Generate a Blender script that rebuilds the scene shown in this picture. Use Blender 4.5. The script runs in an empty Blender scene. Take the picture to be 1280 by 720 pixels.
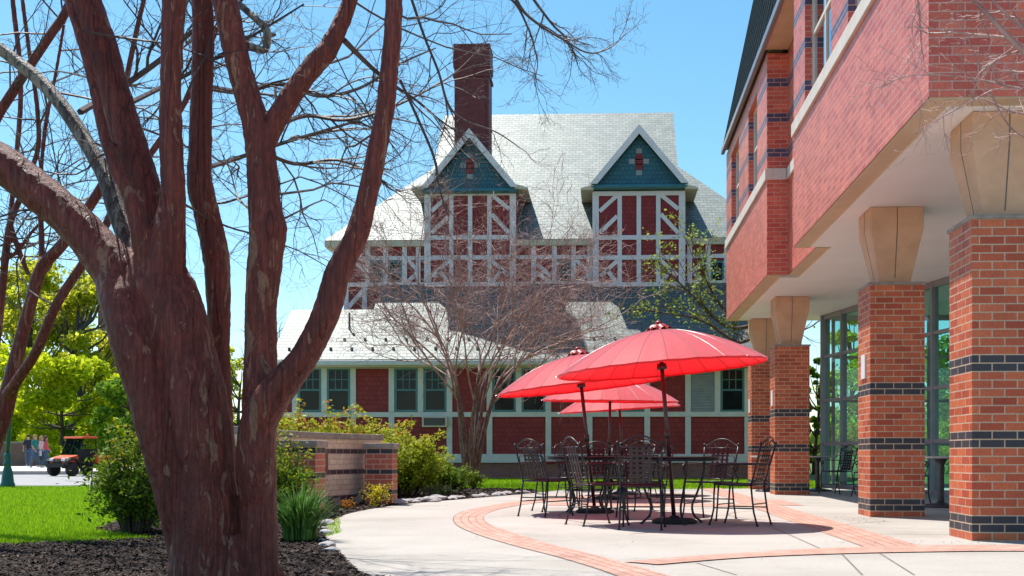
import bpy, bmesh, math, random
import numpy as np
from mathutils import Vector, Matrix, Euler, noise
R = math.radians
S = bpy.context.scene
COL = S.collection

# ------------------------------------------------------------------ camera, sky, sun, exposure
EYE = 0.76
YAW = math.atan(55 / 1400)
cam = bpy.data.cameras.new('camera'); co = bpy.data.objects.new('camera', cam); COL.objects.link(co)
co.location = (0, 0, EYE); co.rotation_euler = (R(90), 0, YAW)
cam.sensor_width = 36; cam.lens = 1400 / 1280 * 36
cam.shift_x = (640 - 703) / 1280; cam.shift_y = 209 / 1280
cam.clip_start = 0.05; cam.clip_end = 3000
S.camera = co

SUN_ELEV, SUN_AZ = R(64), R(40)          # azimuth: from straight ahead towards the left
w = bpy.data.worlds.new('World'); S.world = w; w.use_nodes = True
nt = w.node_tree
sky = nt.nodes.new('ShaderNodeTexSky'); sky.sky_type = 'NISHITA'; sky.sun_disc = False
sky.sun_elevation = SUN_ELEV; sky.sun_rotation = -SUN_AZ
sky.air_density = 1.0; sky.dust_density = 0.3; sky.ozone_density = 2.0
bg = nt.nodes['Background']; bg.inputs[1].default_value = 0.118
hs = nt.nodes.new('ShaderNodeHueSaturation'); hs.inputs['Hue'].default_value = .481; hs.inputs['Value'].default_value = 1.06; hs.inputs['Saturation'].default_value = 1.2
nt.links.new(sky.outputs[0], hs.inputs['Color']); nt.links.new(hs.outputs[0], bg.inputs[0])
sun = bpy.data.lights.new('sun', 'SUN'); sun.energy = 4.9; sun.angle = R(0.5); sun.color = (1, 0.95, 0.87)
so = bpy.data.objects.new('sun', sun); COL.objects.link(so)
sd = Vector((-math.sin(SUN_AZ) * math.cos(SUN_ELEV), math.cos(SUN_AZ) * math.cos(SUN_ELEV), math.sin(SUN_ELEV)))
so.rotation_euler = sd.to_track_quat('Z', 'Y').to_euler(); so.location = (0, 0, 40)
S.view_settings.view_transform = 'Standard'; S.view_settings.look = 'None'
S.view_settings.gamma = 1; S.view_settings.use_curve_mapping = False
S.view_settings.exposure = 0.55
S.cycles.max_bounces = 8; S.cycles.transparent_max_bounces = 12

# ------------------------------------------------------------------ where a sight line meets a depth or the ground
def P(px, py, Y):
    u = (px - 703) / 1400; v = (569 - py) / 1400
    dx = u * math.cos(YAW) - math.sin(YAW); dy = u * math.sin(YAW) + math.cos(YAW)
    t = Y / dy
    return Vector((dx * t, Y, EYE + v * t))
def G(px, py):
    d = EYE * 1400 / (py - 569); u = (px - 703) / 1400 * d
    return Vector((u * math.cos(YAW) - d * math.sin(YAW), u * math.sin(YAW) + d * math.cos(YAW), 0))

# ------------------------------------------------------------------ mesh builder
class MB:
    def __init__(s): s.v = []; s.f = []
    def add(s, vs, fs):
        n = len(s.v); s.v.extend([tuple(q) for q in vs]); s.f.extend([tuple(i + n for i in f) for f in fs])
        return s
    def box(s, x0, x1, y0, y1, z0, z1):
        return s.add([(x0,y0,z0),(x1,y0,z0),(x1,y1,z0),(x0,y1,z0),(x0,y0,z1),(x1,y0,z1),(x1,y1,z1),(x0,y1,z1)],
              [(0,3,2,1),(4,5,6,7),(0,1,5,4),(1,2,6,5),(2,3,7,6),(3,0,4,7)])
    def poly(s, pts): return s.add(pts, [tuple(range(len(pts)))])
    def prism(s, pts, ext):
        n = len(pts); e = Vector(ext); a = [Vector(p) for p in pts]
        fs = [tuple(range(n))[::-1], tuple(range(n, 2 * n))] + [(i, (i+1) % n, n + (i+1) % n, n + i) for i in range(n)]
        return s.add(a + [p + e for p in a], fs)
    def beam(s, p0, p1, wd, th, nrm=(0, -1, 0)):
        p0 = Vector(p0); p1 = Vector(p1); n = Vector(nrm).normalized(); d = (p1 - p0).normalized(); u = d.cross(n) * wd / 2
        return s.prism([p0 - u, p1 - u, p1 + u, p0 + u], n * th)
    def tube(s, pts, rad, n=6, cap=True, close=False):
        pts = [Vector(p) for p in pts]; m = len(pts)
        if not hasattr(rad, '__len__'): rad = [rad] * m
        base = len(s.v); up = None; V = []
        for i, p in enumerate(pts):
            d = (pts[min(i+1, m-1)] - pts[max(i-1, 0)])
            if close: d = pts[(i+1) % m] - pts[i-1]
            if d.length < 1e-9: d = Vector((0, 0, 1))
            d.normalize()
            if up is None:
                up = Vector((0, 0, 1)) if abs(d.z) < .9 else Vector((1, 0, 0))
            up = (up - d * up.dot(d))
            if up.length < 1e-6: up = d.orthogonal()
            up.normalize(); sd_ = d.cross(up)
            for k in range(n):
                a = 2 * math.pi * k / n
                V.append(p + (up * math.cos(a) + sd_ * math.sin(a)) * rad[i])
        F = []
        for i in range(m if close else m - 1):
            j = (i + 1) % m
            for k in range(n):
                F.append((i*n+k, i*n+(k+1) % n, j*n+(k+1) % n, j*n+k))
        if cap and not close: F += [tuple(range(n))[::-1], tuple(range((m-1)*n, m*n))]
        return s.add(V, F)
    def lathe(s, prof, n=24, c=(0, 0, 0)):
        c = Vector(c); V = []; F = []; m = len(prof)
        for r, z in prof:
            for k in range(n):
                a = 2 * math.pi * k / n; V.append(c + Vector((r * math.cos(a), r * math.sin(a), z)))
        for i in range(m - 1):
            for k in range(n): F.append((i*n+k, i*n+(k+1) % n, (i+1)*n+(k+1) % n, (i+1)*n+k))
        F += [tuple(range(n))[::-1], tuple(range((m-1)*n, m*n))]
        return s.add(V, F)
    def ball(s, c, r, seg=8, ring=6, sq=(1, 1, 1)):
        c = Vector(c); prof = []
        V = []; F = []
        for i in range(ring + 1):
            t = math.pi * i / ring
            for k in range(seg):
                a = 2 * math.pi * k / seg
                rr = max(math.sin(t), .02)
                V.append(c + Vector((rr*math.cos(a)*r*sq[0], rr*math.sin(a)*r*sq[1], -math.cos(t)*r*sq[2])))
        for i in range(ring):
            for k in range(seg): F.append((i*seg+k, i*seg+(k+1) % seg, (i+1)*seg+(k+1) % seg, (i+1)*seg+k))
        F += [tuple(range(seg))[::-1], tuple(range(ring*seg, (ring+1)*seg))]
        return s.add(V, F)
    def xform(s, M):
        s.v = [tuple(M @ Vector(q)) for q in s.v]; return s
    def build(s, name, mat, parent=None, smooth=False, bevel=0):
        off = worldloc(parent)
        me = bpy.data.meshes.new(name)
        me.from_pydata([(a - off.x, b - off.y, c - off.z) for a, b, c in s.v], [], s.f)
        me.materials.append(mat)
        if smooth: me.polygons.foreach_set('use_smooth', [True] * len(me.polygons))
        me.update()
        o = bpy.data.objects.new(name, me); COL.objects.link(o)
        if parent: o.parent = parent
        if bevel:
            b = o.modifiers.new('bevel', 'BEVEL'); b.width = bevel; b.segments = 2; b.limit_method = 'ANGLE'
        return o
def worldloc(o):
    L = Vector((0, 0, 0))
    while o: L += o.location; o = o.parent
    return L
def tag(o, label=None, cat=None, group=None, kind=None):
    if label: o['label'] = label
    if cat: o['category'] = cat
    if group: o['group'] = group
    if kind: o['kind'] = kind
    return o
def thing(name, loc, label, cat, group=None):
    o = bpy.data.objects.new(name, None); COL.objects.link(o); o.location = loc; o.empty_display_size = .2
    return tag(o, label, cat, group)
def children(o): return [c for c in COL.objects if c.parent == o]
def copy_tree(o, parent=None):
    c = o.copy(); COL.objects.link(c)
    if parent: c.parent = parent
    for ch in children(o): copy_tree(ch, c)
    return c
def quads(name, V, mat, parent=None, per=4):
    """many small loose faces from one numpy array (n, per, 3)"""
    off = worldloc(parent); n = len(V)
    me = bpy.data.meshes.new(name)
    V = (np.asarray(V, dtype=np.float32) - np.array(off, dtype=np.float32)).reshape(-1)
    me.vertices.add(n * per); me.vertices.foreach_set('co', V)
    me.loops.add(n * per); me.loops.foreach_set('vertex_index', np.arange(n * per, dtype=np.int32))
    me.polygons.add(n); me.polygons.foreach_set('loop_start', np.arange(0, n * per, per, dtype=np.int32))
    me.polygons.foreach_set('loop_total', np.full(n, per, dtype=np.int32))
    me.materials.append(mat); me.update(calc_edges=True)
    o = bpy.data.objects.new(name, me); COL.objects.link(o)
    if parent: o.parent = parent
    return o

# ------------------------------------------------------------------ materials
def nodes(name):
    m = bpy.data.materials.new(name); m.use_nodes = True; t = m.node_tree
    return m, t, t.nodes['Principled BSDF'], t.nodes['Material Output']
def N(t, kind, **kw):
    n = t.nodes.new(kind)
    for k, v in kw.items():
        if k in n.inputs: n.inputs[k].default_value = v
        else: setattr(n, k, v)
    return n
def c4(c): return (c[0], c[1], c[2], 1)
def ramp(t, fac, stops):
    r = t.nodes.new('ShaderNodeValToRGB'); e = r.color_ramp.elements
    while len(e) < len(stops): e.new(.5)
    for q, (p, c) in zip(e, stops): q.position = p; q.color = c4(c)
    t.links.new(fac, r.inputs[0]); return r.outputs[0]
def mixc(t, fac, a, b, blend='MIX'):
    n = t.nodes.new('ShaderNodeMix'); n.data_type = 'RGBA'; n.blend_type = blend
    for i, q in ((0, fac), (6, a), (7, b)):
        if hasattr(q, 'is_linked'): t.links.new(q, n.inputs[i])
        elif i == 0: n.inputs[0].default_value = q
        else: n.inputs[i].default_value = c4(q)
    return n.outputs[2]
def coords(t, scale=(1, 1, 1), world=False):
    if world: src = t.nodes.new('ShaderNodeNewGeometry').outputs['Position']
    else: src = t.nodes.new('ShaderNodeTexCoord').outputs['Object']
    mp = t.nodes.new('ShaderNodeMapping'); mp.inputs['Scale'].default_value = scale
    t.links.new(src, mp.inputs[0]); return mp.outputs[0]
def bump(t, b, h, strength, dist):
    n = N(t, 'ShaderNodeBump', Strength=strength, Distance=dist)
    t.links.new(h, n.inputs['Height']); t.links.new(n.outputs[0], b.inputs['Normal']); return n
def surf(name, c1, c2=None, rough=.6, scale=6, stretch=(1, 1, 1), bmp=.2, dist=.01, metal=0, spec=.5, world=False, detail=6, lo=.35, hi=.65):
    m, t, b, o = nodes(name)
    v = coords(t, stretch, world)
    n = N(t, 'ShaderNodeTexNoise', Scale=scale, Detail=detail, Roughness=.6); t.links.new(v, n.inputs['Vector'])
    if c2 is None: c2 = tuple(x * .8 for x in c1)
    t.links.new(ramp(t, n.outputs[0], [(lo, c1), (hi, c2)]), b.inputs['Base Color'])
    b.inputs['Roughness'].default_value = rough; b.inputs['Metallic'].default_value = metal
    b.inputs['Specular IOR Level'].default_value = spec
    if bmp:
        n2 = N(t, 'ShaderNodeTexNoise', Scale=scale * 6, Detail=4); t.links.new(v, n2.inputs['Vector'])
        bump(t, b, n2.outputs[0], bmp, dist)
    return m
def boxmap(t):
    """brickwork coordinates: along the face, and height"""
    g = t.nodes.new('ShaderNodeNewGeometry')
    s = t.nodes.new('ShaderNodeSeparateXYZ'); t.links.new(g.outputs['Position'], s.inputs[0])
    sn = t.nodes.new('ShaderNodeSeparateXYZ'); t.links.new(g.outputs['True Normal'], sn.inputs[0])
    ab = N(t, 'ShaderNodeMath', operation='ABSOLUTE'); t.links.new(sn.outputs[0], ab.inputs[0])
    gt = N(t, 'ShaderNodeMath', operation='GREATER_THAN'); t.links.new(ab.outputs[0], gt.inputs[0]); gt.inputs[1].default_value = .7
    mx = t.nodes.new('ShaderNodeMix'); t.links.new(gt.outputs[0], mx.inputs[0]); t.links.new(s.outputs[0], mx.inputs[2]); t.links.new(s.outputs[1], mx.inputs[3])
    cb = t.nodes.new('ShaderNodeCombineXYZ'); t.links.new(mx.outputs[0], cb.inputs[0]); t.links.new(s.outputs[2], cb.inputs[1])
    return cb.outputs[0], s.outputs[2], g.outputs['Position']
def brick(name, c1, c2, mortar, bw=.22, bh=.075, ms=.006, bands=(), bandc=((.03, .028, .04), (.05, .045, .06)), rough=.55, zoff=0, bstr=.5, wobble=.12, off=.5, vec=None, coat=0, spec=.4):
    m, t, b, o = nodes(name)
    v, z, pos = boxmap(t)
    if vec == 'uv':
        v = t.nodes.new('ShaderNodeTexCoord').outputs['UV']
    if zoff:
        mp = t.nodes.new('ShaderNodeMapping'); mp.inputs['Location'].default_value = (0, zoff, 0); t.links.new(v, mp.inputs[0]); v = mp.outputs[0]
    br = t.nodes.new('ShaderNodeTexBrick'); br.offset = off
    br.inputs['Scale'].default_value = 1; br.inputs['Brick Width'].default_value = bw; br.inputs['Row Height'].default_value = bh
    br.inputs['Mortar Size'].default_value = ms; br.inputs['Mortar Smooth'].default_value = .15; br.inputs['Bias'].default_value = 0
    t.links.new(v, br.inputs[0])
    A, B = None, None
    fac = None
    for z0, z1 in bands:
        a = N(t, 'ShaderNodeMath', operation='GREATER_THAN'); t.links.new(z, a.inputs[0]); a.inputs[1].default_value = z0
        c = N(t, 'ShaderNodeMath', operation='LESS_THAN'); t.links.new(z, c.inputs[0]); c.inputs[1].default_value = z1
        q = N(t, 'ShaderNodeMath', operation='MULTIPLY'); t.links.new(a.outputs[0], q.inputs[0]); t.links.new(c.outputs[0], q.inputs[1])
        if fac is None: fac = q.outputs[0]
        else:
            ad = N(t, 'ShaderNodeMath', operation='MAXIMUM'); t.links.new(fac, ad.inputs[0]); t.links.new(q.outputs[0], ad.inputs[1]); fac = ad.outputs[0]
    if fac is not None:
        t.links.new(mixc(t, fac, c1, bandc[0]), br.inputs['Color1']); t.links.new(mixc(t, fac, c2, bandc[1]), br.inputs['Color2'])
    else:
        br.inputs['Color1'].default_value = c4(c1); br.inputs['Color2'].default_value = c4(c2)
    br.inputs['Mortar'].default_value = c4(mortar)
    n = N(t, 'ShaderNodeTexNoise', Scale=2.3, Detail=8, Roughness=.7); t.links.new(pos, n.inputs['Vector'])
    n3 = N(t, 'ShaderNodeTexNoise', Scale=40, Detail=4); t.links.new(pos, n3.inputs['Vector'])
    shade = ramp(t, n.outputs[0], [(.3, (1 - wobble * 1.6,) * 3), (.7, (1 + wobble,) * 3)])
    col = mixc(t, 1, br.outputs['Color'], shade, 'MULTIPLY')
    sh2 = ramp(t, n3.outputs[0], [(.3, (.85,) * 3), (.7, (1.1,) * 3)])
    col = mixc(t, 1, col, sh2, 'MULTIPLY')
    t.links.new(col, b.inputs['Base Color']); b.inputs['Roughness'].default_value = rough; b.inputs['Specular IOR Level'].default_value = spec
    if coat: b.inputs['Coat Weight'].default_value = coat; b.inputs['Coat Roughness'].default_value = .35
    h = N(t, 'ShaderNodeMath', operation='MULTIPLY_ADD'); t.links.new(br.outputs['Fac'], h.inputs[0]); h.inputs[1].default_value = -1; t.links.new(n3.outputs[0], h.inputs[2])
    bump(t, b, h.outputs[0], bstr, .008)
    return m
def leafmat(name, stops, trans=.45, rough=.5, top=None):
    """foliage: each leaf takes its own colour; light passes through"""
    m, t, b, o = nodes(name)
    g = t.nodes.new('ShaderNodeNewGeometry')
    fac = g.outputs['Random Per Island']
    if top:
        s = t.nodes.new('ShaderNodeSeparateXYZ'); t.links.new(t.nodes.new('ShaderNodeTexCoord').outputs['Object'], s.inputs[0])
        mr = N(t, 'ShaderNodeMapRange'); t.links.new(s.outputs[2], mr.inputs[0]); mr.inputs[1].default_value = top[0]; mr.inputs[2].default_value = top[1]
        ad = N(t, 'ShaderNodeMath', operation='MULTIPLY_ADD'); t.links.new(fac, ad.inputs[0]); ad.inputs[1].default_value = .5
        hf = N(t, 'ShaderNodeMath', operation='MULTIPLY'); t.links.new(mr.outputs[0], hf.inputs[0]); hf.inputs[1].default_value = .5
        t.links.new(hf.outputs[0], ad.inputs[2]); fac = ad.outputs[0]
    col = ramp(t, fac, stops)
    t.links.new(col, b.inputs['Base Color']); b.inputs['Roughness'].default_value = max(rough, .55); b.inputs['Specular IOR Level'].default_value = .22
    tr = t.nodes.new('ShaderNodeBsdfTranslucent'); t.links.new(col, tr.inputs[0])
    mx = t.nodes.new('ShaderNodeMixShader'); mx.inputs[0].default_value = trans
    t.links.new(b.outputs[0], mx.inputs[1]); t.links.new(tr.outputs[0], mx.inputs[2]); t.links.new(mx.outputs[0], o.inputs[0])
    return m
def glassmat(name, dark, tint, refl=.25, rough=.02, ior=1.5):
    m, t, b, o = nodes(name)
    gl = N(t, 'ShaderNodeBsdfGlossy', Roughness=rough); gl.inputs[0].default_value = (.9, .95, 1, 1)
    tp = t.nodes.new('ShaderNodeBsdfTransparent'); tp.inputs[0].default_value = c4(tint)
    fr = N(t, 'ShaderNodeFresnel', IOR=ior)
    ad = N(t, 'ShaderNodeMath', operation='ADD'); t.links.new(fr.outputs[0], ad.inputs[0]); ad.inputs[1].default_value = refl; ad.use_clamp = True
    bf = N(t, 'ShaderNodeMath', operation='SUBTRACT'); bf.inputs[0].default_value = 1; t.links.new(t.nodes.new('ShaderNodeNewGeometry').outputs['Backfacing'], bf.inputs[1])
    fm = N(t, 'ShaderNodeMath', operation='MULTIPLY'); t.links.new(ad.outputs[0], fm.inputs[0]); t.links.new(bf.outputs[0], fm.inputs[1])
    mx = t.nodes.new('ShaderNodeMixShader'); t.links.new(fm.outputs[0], mx.inputs[0]); t.links.new(tp.outputs[0], mx.inputs[1]); t.links.new(gl.outputs[0], mx.inputs[2])
    t.links.new(mx.outputs[0], o.inputs[0]); return m

M = {}
RED1, RED2, MORT = (.42, .06, .024), (.66, .155, .058), (.58, .42, .29)
h = .075
M['col_brick'] = brick('column_brick', RED1, RED2, MORT, bands=[(h, 3*h), (11*h, 13*h), (20*h, 22*h)], coat=.15)
M['bay_brick'] = brick('bay_brick', (.54, .08, .055), (.74, .165, .10), (.62, .34, .27), bands=[(78*h, 80*h), (86*h, 88*h), (94*h, 96*h), (102*h, 104*h)], bandc=((.07, .05, .12), (.11, .08, .16)), coat=.3)
M['sign_red'] = brick('pillar_brick', (.42, .10, .075), (.5, .14, .09), MORT, bw=.21, bh=.078, bands=[(2*.078, 3*.078), (6*.078, 7*.078), (10*.078, 10.97*.078)])
M['sign_tan'] = brick('tan_brick', (.80, .61, .49), (.86, .69, .56), (.58, .45, .37), bw=.21, bh=.078, bands=[(.0, .16), (6*.078, 7*.078), (10*.078, 11*.078)], bandc=((.07, .045, .06), (.10, .06, .08)))
M['chimney'] = brick('chimney_brick', (.13, .022, .026), (.18, .032, .034), (.10, .03, .03), bw=.22, bh=.08, ms=.005)
M['foundation'] = brick('foundation_brick', (.22, .09, .08), (.28, .13, .11), (.26, .18, .16), bw=.22, bh=.075)
M['siding'] = brick('red_shingle_siding', (.25, .022, .028), (.30, .032, .036), (.10, .012, .014), bw=.16, bh=.15, ms=.006, rough=.6, bstr=.6)
M['teal_shingle'] = brick('teal_shingle', (.03, .13, .19), (.04, .16, .22), (.012, .06, .09), bw=.16, bh=.15, ms=.01, rough=.6)
M['pavers'] = brick('brick_pavers', (.49, .26, .20), (.58, .34, .27), (.22, .14, .11), bw=.2, bh=.1, ms=.007, vec='uv', rough=.8, bstr=.3)
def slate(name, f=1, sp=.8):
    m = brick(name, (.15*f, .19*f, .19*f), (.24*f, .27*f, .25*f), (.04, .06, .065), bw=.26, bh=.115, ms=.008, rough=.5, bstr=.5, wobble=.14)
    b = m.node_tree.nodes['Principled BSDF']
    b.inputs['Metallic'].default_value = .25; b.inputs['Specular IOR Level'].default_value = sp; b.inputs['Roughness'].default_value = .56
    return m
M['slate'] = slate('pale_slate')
M['wing_slate'] = slate('darker_wing_slate', .72, .5)  # slate colour taken darker, since sun strikes this lower pitch brighter
M['trim'] = surf('pale_paint', (.76, .70, .75), (.68, .63, .68), rough=.5, scale=3, bmp=.1)
M['trim_green'] = surf('pale_green_paint', (.62, .63, .63), (.54, .55, .55), rough=.5, scale=3, bmp=.1)
M['cream'] = surf('cream_paint', (.62, .54, .42), (.54, .46, .36), rough=.6, scale=3)
M['teal'] = surf('teal_paint', (.05, .19, .22), (.04, .155, .18), rough=.4, scale=4, bmp=.1)
M['pane'] = surf('dark_window_glass', (.005, .008, .009), (.014, .02, .02), rough=.1, scale=1.2, bmp=0, spec=.22)
M['louver'] = surf('louver_paint', (.30, .33, .36), None, rough=.5, scale=4)
M['metal_dark'] = surf('dark_metal', (.05, .045, .05), (.08, .07, .075), rough=.4, scale=10, metal=.3)
M['iron'] = surf('black_wrought_iron', (.008, .006, .009), (.022, .016, .022), rough=.38, scale=30, spec=.5, metal=.0, bmp=.15, dist=.002)
M['pole'] = surf('dark_bronze_pole', (.05, .016, .02), (.07, .022, .026), rough=.3, scale=8, bmp=0, spec=.6)
M['stone'] = surf('cast_stone', (.70, .42, .27), (.60, .35, .22), rough=.8, scale=4, world=True, bmp=.3, dist=.004)
M['sillstone'] = surf('white_stone_band', (.72, .64, .58), (.62, .54, .5), rough=.75, scale=3, world=True)
M['soffit'] = surf('white_plaster_soffit', (.88, .85, .84), (.84, .81, .80), rough=.8, scale=1.5, world=True, bmp=.05)
M['soffit_trim'] = surf('beige_soffit_trim', (.66, .48, .33), (.58, .42, .28), rough=.7, scale=3, world=True)
M['mullion'] = surf('mauve_grey_aluminium', (.32, .29, .33), (.27, .25, .29), rough=.35, scale=5, metal=.4, bmp=0)
M['glass'] = glassmat('curtain_glass', None, (.74, .93, .92), .06)
M['bayglass'] = glassmat('bay_window_glass', None, (.25, .42, .45), .3)
M['roofmetal'] = surf('standing_seam_metal', (.17, .20, .21), (.21, .25, .26), rough=.42, scale=3, metal=.5, bmp=.05, world=True)
M['seam'] = surf('shadow_toned_seam', (.05, .06, .065), (.07, .08, .085), rough=.5, scale=4, metal=.3)  # dark colour stands in for the shadow lines the seams barely cast
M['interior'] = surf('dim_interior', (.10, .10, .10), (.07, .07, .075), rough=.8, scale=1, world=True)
M['capstone'] = surf('grey_concrete_cap', (.38, .32, .28), (.24, .20, .18), rough=.9, scale=7, world=True, bmp=.5)
M['plaque'] = surf('brown_sign_panel', (.20, .11, .085), (.16, .09, .07), rough=.5, scale=5)
M['white'] = surf('white_plastic', (.8, .8, .8), (.75, .75, .75), rough=.5)
M['road'] = surf('grey_asphalt', (.34, .33, .33), (.27, .26, .26), rough=.85, scale=1.2, world=True, bmp=.3)
M['kerb'] = surf('concrete_kerb', (.46, .40, .36), (.36, .31, .28), rough=.85, scale=5, world=True)
M['sidewalk'] = surf('pale_concrete_path', (.6, .56, .52), (.52, .48, .45), rough=.85, scale=1.5, world=True)
M['terrain'] = surf('grassy_ground', (.075, .13, .015), (.11, .18, .02), rough=.95, scale=1.3, world=True, bmp=.5, dist=.03)
M['mulch'] = surf('dark_mulch', (.018, .011, .009), (.06, .038, .03), rough=.95, scale=22, world=True, bmp=1, dist=.03)
M['chip'] = leafmat('mulch_chips', [(0, (.010, .006, .005)), (.6, (.032, .018, .013)), (.9, (.075, .046, .034)), (1, (.17, .12, .09))], trans=0, rough=.8)
M['grass'] = leafmat('grass_blades', [(0, (.17, .34, .008)), (.5, (.27, .48, .010)), (1, (.42, .60, .03))], trans=.55)
M['rock'] = surf('pale_edging_stone', (.5, .47, .46), (.3, .28, .28), rough=.9, scale=9)
M['lamp_green'] = surf('green_lamp_metal', (.012, .10, .085), (.02, .13, .11), rough=.4, scale=6)
M['rubber'] = surf('black_rubber', (.015, .015, .016), (.03, .03, .03), rough=.8, scale=10)
M['orange'] = surf('orange_paint', (.72, .12, .025), (.66, .10, .02), rough=.35, scale=3, bmp=0)

def concrete():
    m, t, b, o = nodes('terrace_concrete')
    p = t.nodes.new('ShaderNodeNewGeometry').outputs['Position']
    n1 = N(t, 'ShaderNodeTexNoise', Scale=.55, Detail=7, Roughness=.65); t.links.new(p, n1.inputs['Vector'])
    n2 = N(t, 'ShaderNodeTexNoise', Scale=28, Detail=5, Roughness=.7); t.links.new(p, n2.inputs['Vector'])
    n3 = N(t, 'ShaderNodeTexNoise', Scale=160, Detail=2); t.links.new(p, n3.inputs['Vector'])
    c = ramp(t, n1.outputs[0], [(.28, (.33, .30, .265)), (.5, (.425, .39, .355)), (.75, (.49, .455, .42))])
    c = mixc(t, 1, c, ramp(t, n2.outputs[0], [(.3, (.90, .89, .88)), (.65, (1.04, 1.04, 1.04))]), 'MULTIPLY')
    c = mixc(t, 1, c, ramp(t, n3.outputs[0], [(.3, (.70, .69, .68)), (.6, (1.08, 1.08, 1.08))]), 'MULTIPLY')
    t.links.new(c, b.inputs['Base Color']); b.inputs['Roughness'].default_value = .85
    bump(t, b, n3.outputs[0], .35, .004)
    return m
M['concrete'] = concrete()
M['joint'] = surf('dark_joint', (.12, .10, .09), (.2, .17, .15), rough=.9, scale=14, world=True)

def bark(name, base, mid, pale, sc=1.0, patch=.6):
    m, t, b, o = nodes(name)
    v = coords(t, (1, 1, .24), True)
    n1 = N(t, 'ShaderNodeTexNoise', Scale=17 * sc, Detail=6, Roughness=.62, Distortion=.8); t.links.new(v, n1.inputs['Vector'])
    v2 = coords(t, (1, 1, .07), True)
    n2 = N(t, 'ShaderNodeTexNoise', Scale=48 * sc, Detail=8, Roughness=.72); t.links.new(v2, n2.inputs['Vector'])
    v3 = coords(t, (1, 1, .45), True)
    n3 = N(t, 'ShaderNodeTexNoise', Scale=60 * sc, Detail=5, Roughness=.7); t.links.new(v3, n3.inputs['Vector'])
    v4 = coords(t, (1, 1, .05), True)
    n4 = N(t, 'ShaderNodeTexNoise', Scale=7 * sc, Detail=2, Roughness=.4, Distortion=.15); t.links.new(v4, n4.inputs['Vector'])
    n5 = N(t, 'ShaderNodeTexNoise', Scale=1.7 * sc, Detail=3); t.links.new(coords(t, (1, 1, .6), True), n5.inputs['Vector'])
    c = ramp(t, n2.outputs[0], [(.34, tuple(x * .7 for x in base)), (.46, base), (.58, mid), (.7, tuple(x * 1.4 for x in mid))])
    seam = ramp(t, n4.outputs[0], [(.485, (1, 1, 1)), (.5, (.22, .18, .18)), (.515, (1, 1, 1))])
    c = mixc(t, .5, c, seam, 'MULTIPLY')
    c = mixc(t, 1, c, ramp(t, n5.outputs[0], [(.3, (.78, .74, .74)), (.7, (1.12, 1.12, 1.1))]), 'MULTIPLY')
    fa = N(t, 'ShaderNodeMath', operation='MULTIPLY_ADD'); t.links.new(n5.outputs[0], fa.inputs[0]); fa.inputs[1].default_value = .35; t.links.new(n1.outputs[0], fa.inputs[2])
    f = ramp(t, fa.outputs[0], [(patch + .17, (0, 0, 0)), (patch + .18, (1, 1, 1))])
    pc = ramp(t, n3.outputs[0], [(.3, tuple(x * .6 for x in pale)), (.7, pale)])
    c = mixc(t, f, c, pc)
    c = mixc(t, 1, c, ramp(t, n3.outputs[0], [(.35, (.75, .75, .75)), (.6, (1.08, 1.08, 1.08))]), 'MULTIPLY')
    t.links.new(c, b.inputs['Base Color']); b.inputs['Roughness'].default_value = .5; b.inputs['Specular IOR Level'].default_value = .45
    a = N(t, 'ShaderNodeMath', operation='MULTIPLY_ADD'); t.links.new(f, a.inputs[0]); a.inputs[1].default_value = -.25; t.links.new(n2.outputs[0], a.inputs[2])
    a2 = N(t, 'ShaderNodeMath', operation='MULTIPLY_ADD'); t.links.new(n3.outputs[0], a2.inputs[0]); a2.inputs[1].default_value = .35; t.links.new(a.outputs[0], a2.inputs[2])
    a3 = N(t, 'ShaderNodeMath', operation='MULTIPLY_ADD'); t.links.new(seam, a3.inputs[0]); a3.inputs[1].default_value = .6; t.links.new(a2.outputs[0], a3.inputs[2])
    bump(t, b, a3.outputs[0], .8, .025)
    return m
M['bark'] = bark('maroon_peeling_bark', (.15, .024, .016), (.25, .050, .033), (.38, .17, .105), patch=.60)
M['greybark'] = bark('grey_lichen_bark', (.09, .06, .06), (.20, .15, .135), (.42, .36, .29), 1.6, .52)
M['twig'] = surf('grey_brown_twig', (.055, .032, .028), (.10, .06, .052), rough=.6, scale=9, bmp=0)
M['paletwig'] = surf('pale_pinkish_twig', (.46, .29, .26), (.26, .13, .12), rough=.6, scale=5, bmp=0)
M['darkbark'] = surf('dark_brown_bark', (.055, .04, .032), (.10, .075, .06), rough=.9, scale=8, bmp=.4)

# ================================================================== THE GROUND
def sheet(name, pts, z, mat, kind='structure'):
    return tag(MB().poly([(p[0], p[1], z) for p in pts]).build(name, mat), kind=kind)
def strip(name, A, B, z, mat):
    me = bpy.data.meshes.new(name); V = []; F = []; UV = []; u = 0
    A = [Vector((a[0], a[1], z)) for a in A]; B = [Vector((b[0], b[1], z)) for b in B]
    for i in range(len(A)):
        if i: u += ((A[i] - A[i-1]).length + (B[i] - B[i-1]).length) / 2
        V += [A[i], B[i]]; wd = (A[i] - B[i]).length; UV += [(u, 0), (u, wd)]
    for i in range(len(A) - 1): F.append((2*i, 2*i+1, 2*i+3, 2*i+2))
    me.from_pydata(V, [], F); uv = me.uv_layers.new(name='UVMap')
    for l in me.loops: uv.data[l.index].uv = UV[l.vertex_index]
    me.materials.append(mat); me.update(); o = bpy.data.objects.new(name, me); COL.objects.link(o)
    return tag(o, kind='structure')
def smooth(pts, k=6):
    """Catmull-Rom through the points"""
    q = [Vector(p) for p in pts]; out = []
    for i in range(len(q) - 1):
        a, b, c, d = q[max(i-1, 0)], q[i], q[i+1], q[min(i+2, len(q)-1)]
        for j in range(k):
            t = j / k
            out.append(.5 * ((2*b) + (c - a)*t + (2*a - 5*b + 4*c - d)*t*t + (3*b - a - 3*c + d)*t**3))
    return out + [q[-1]]

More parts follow.
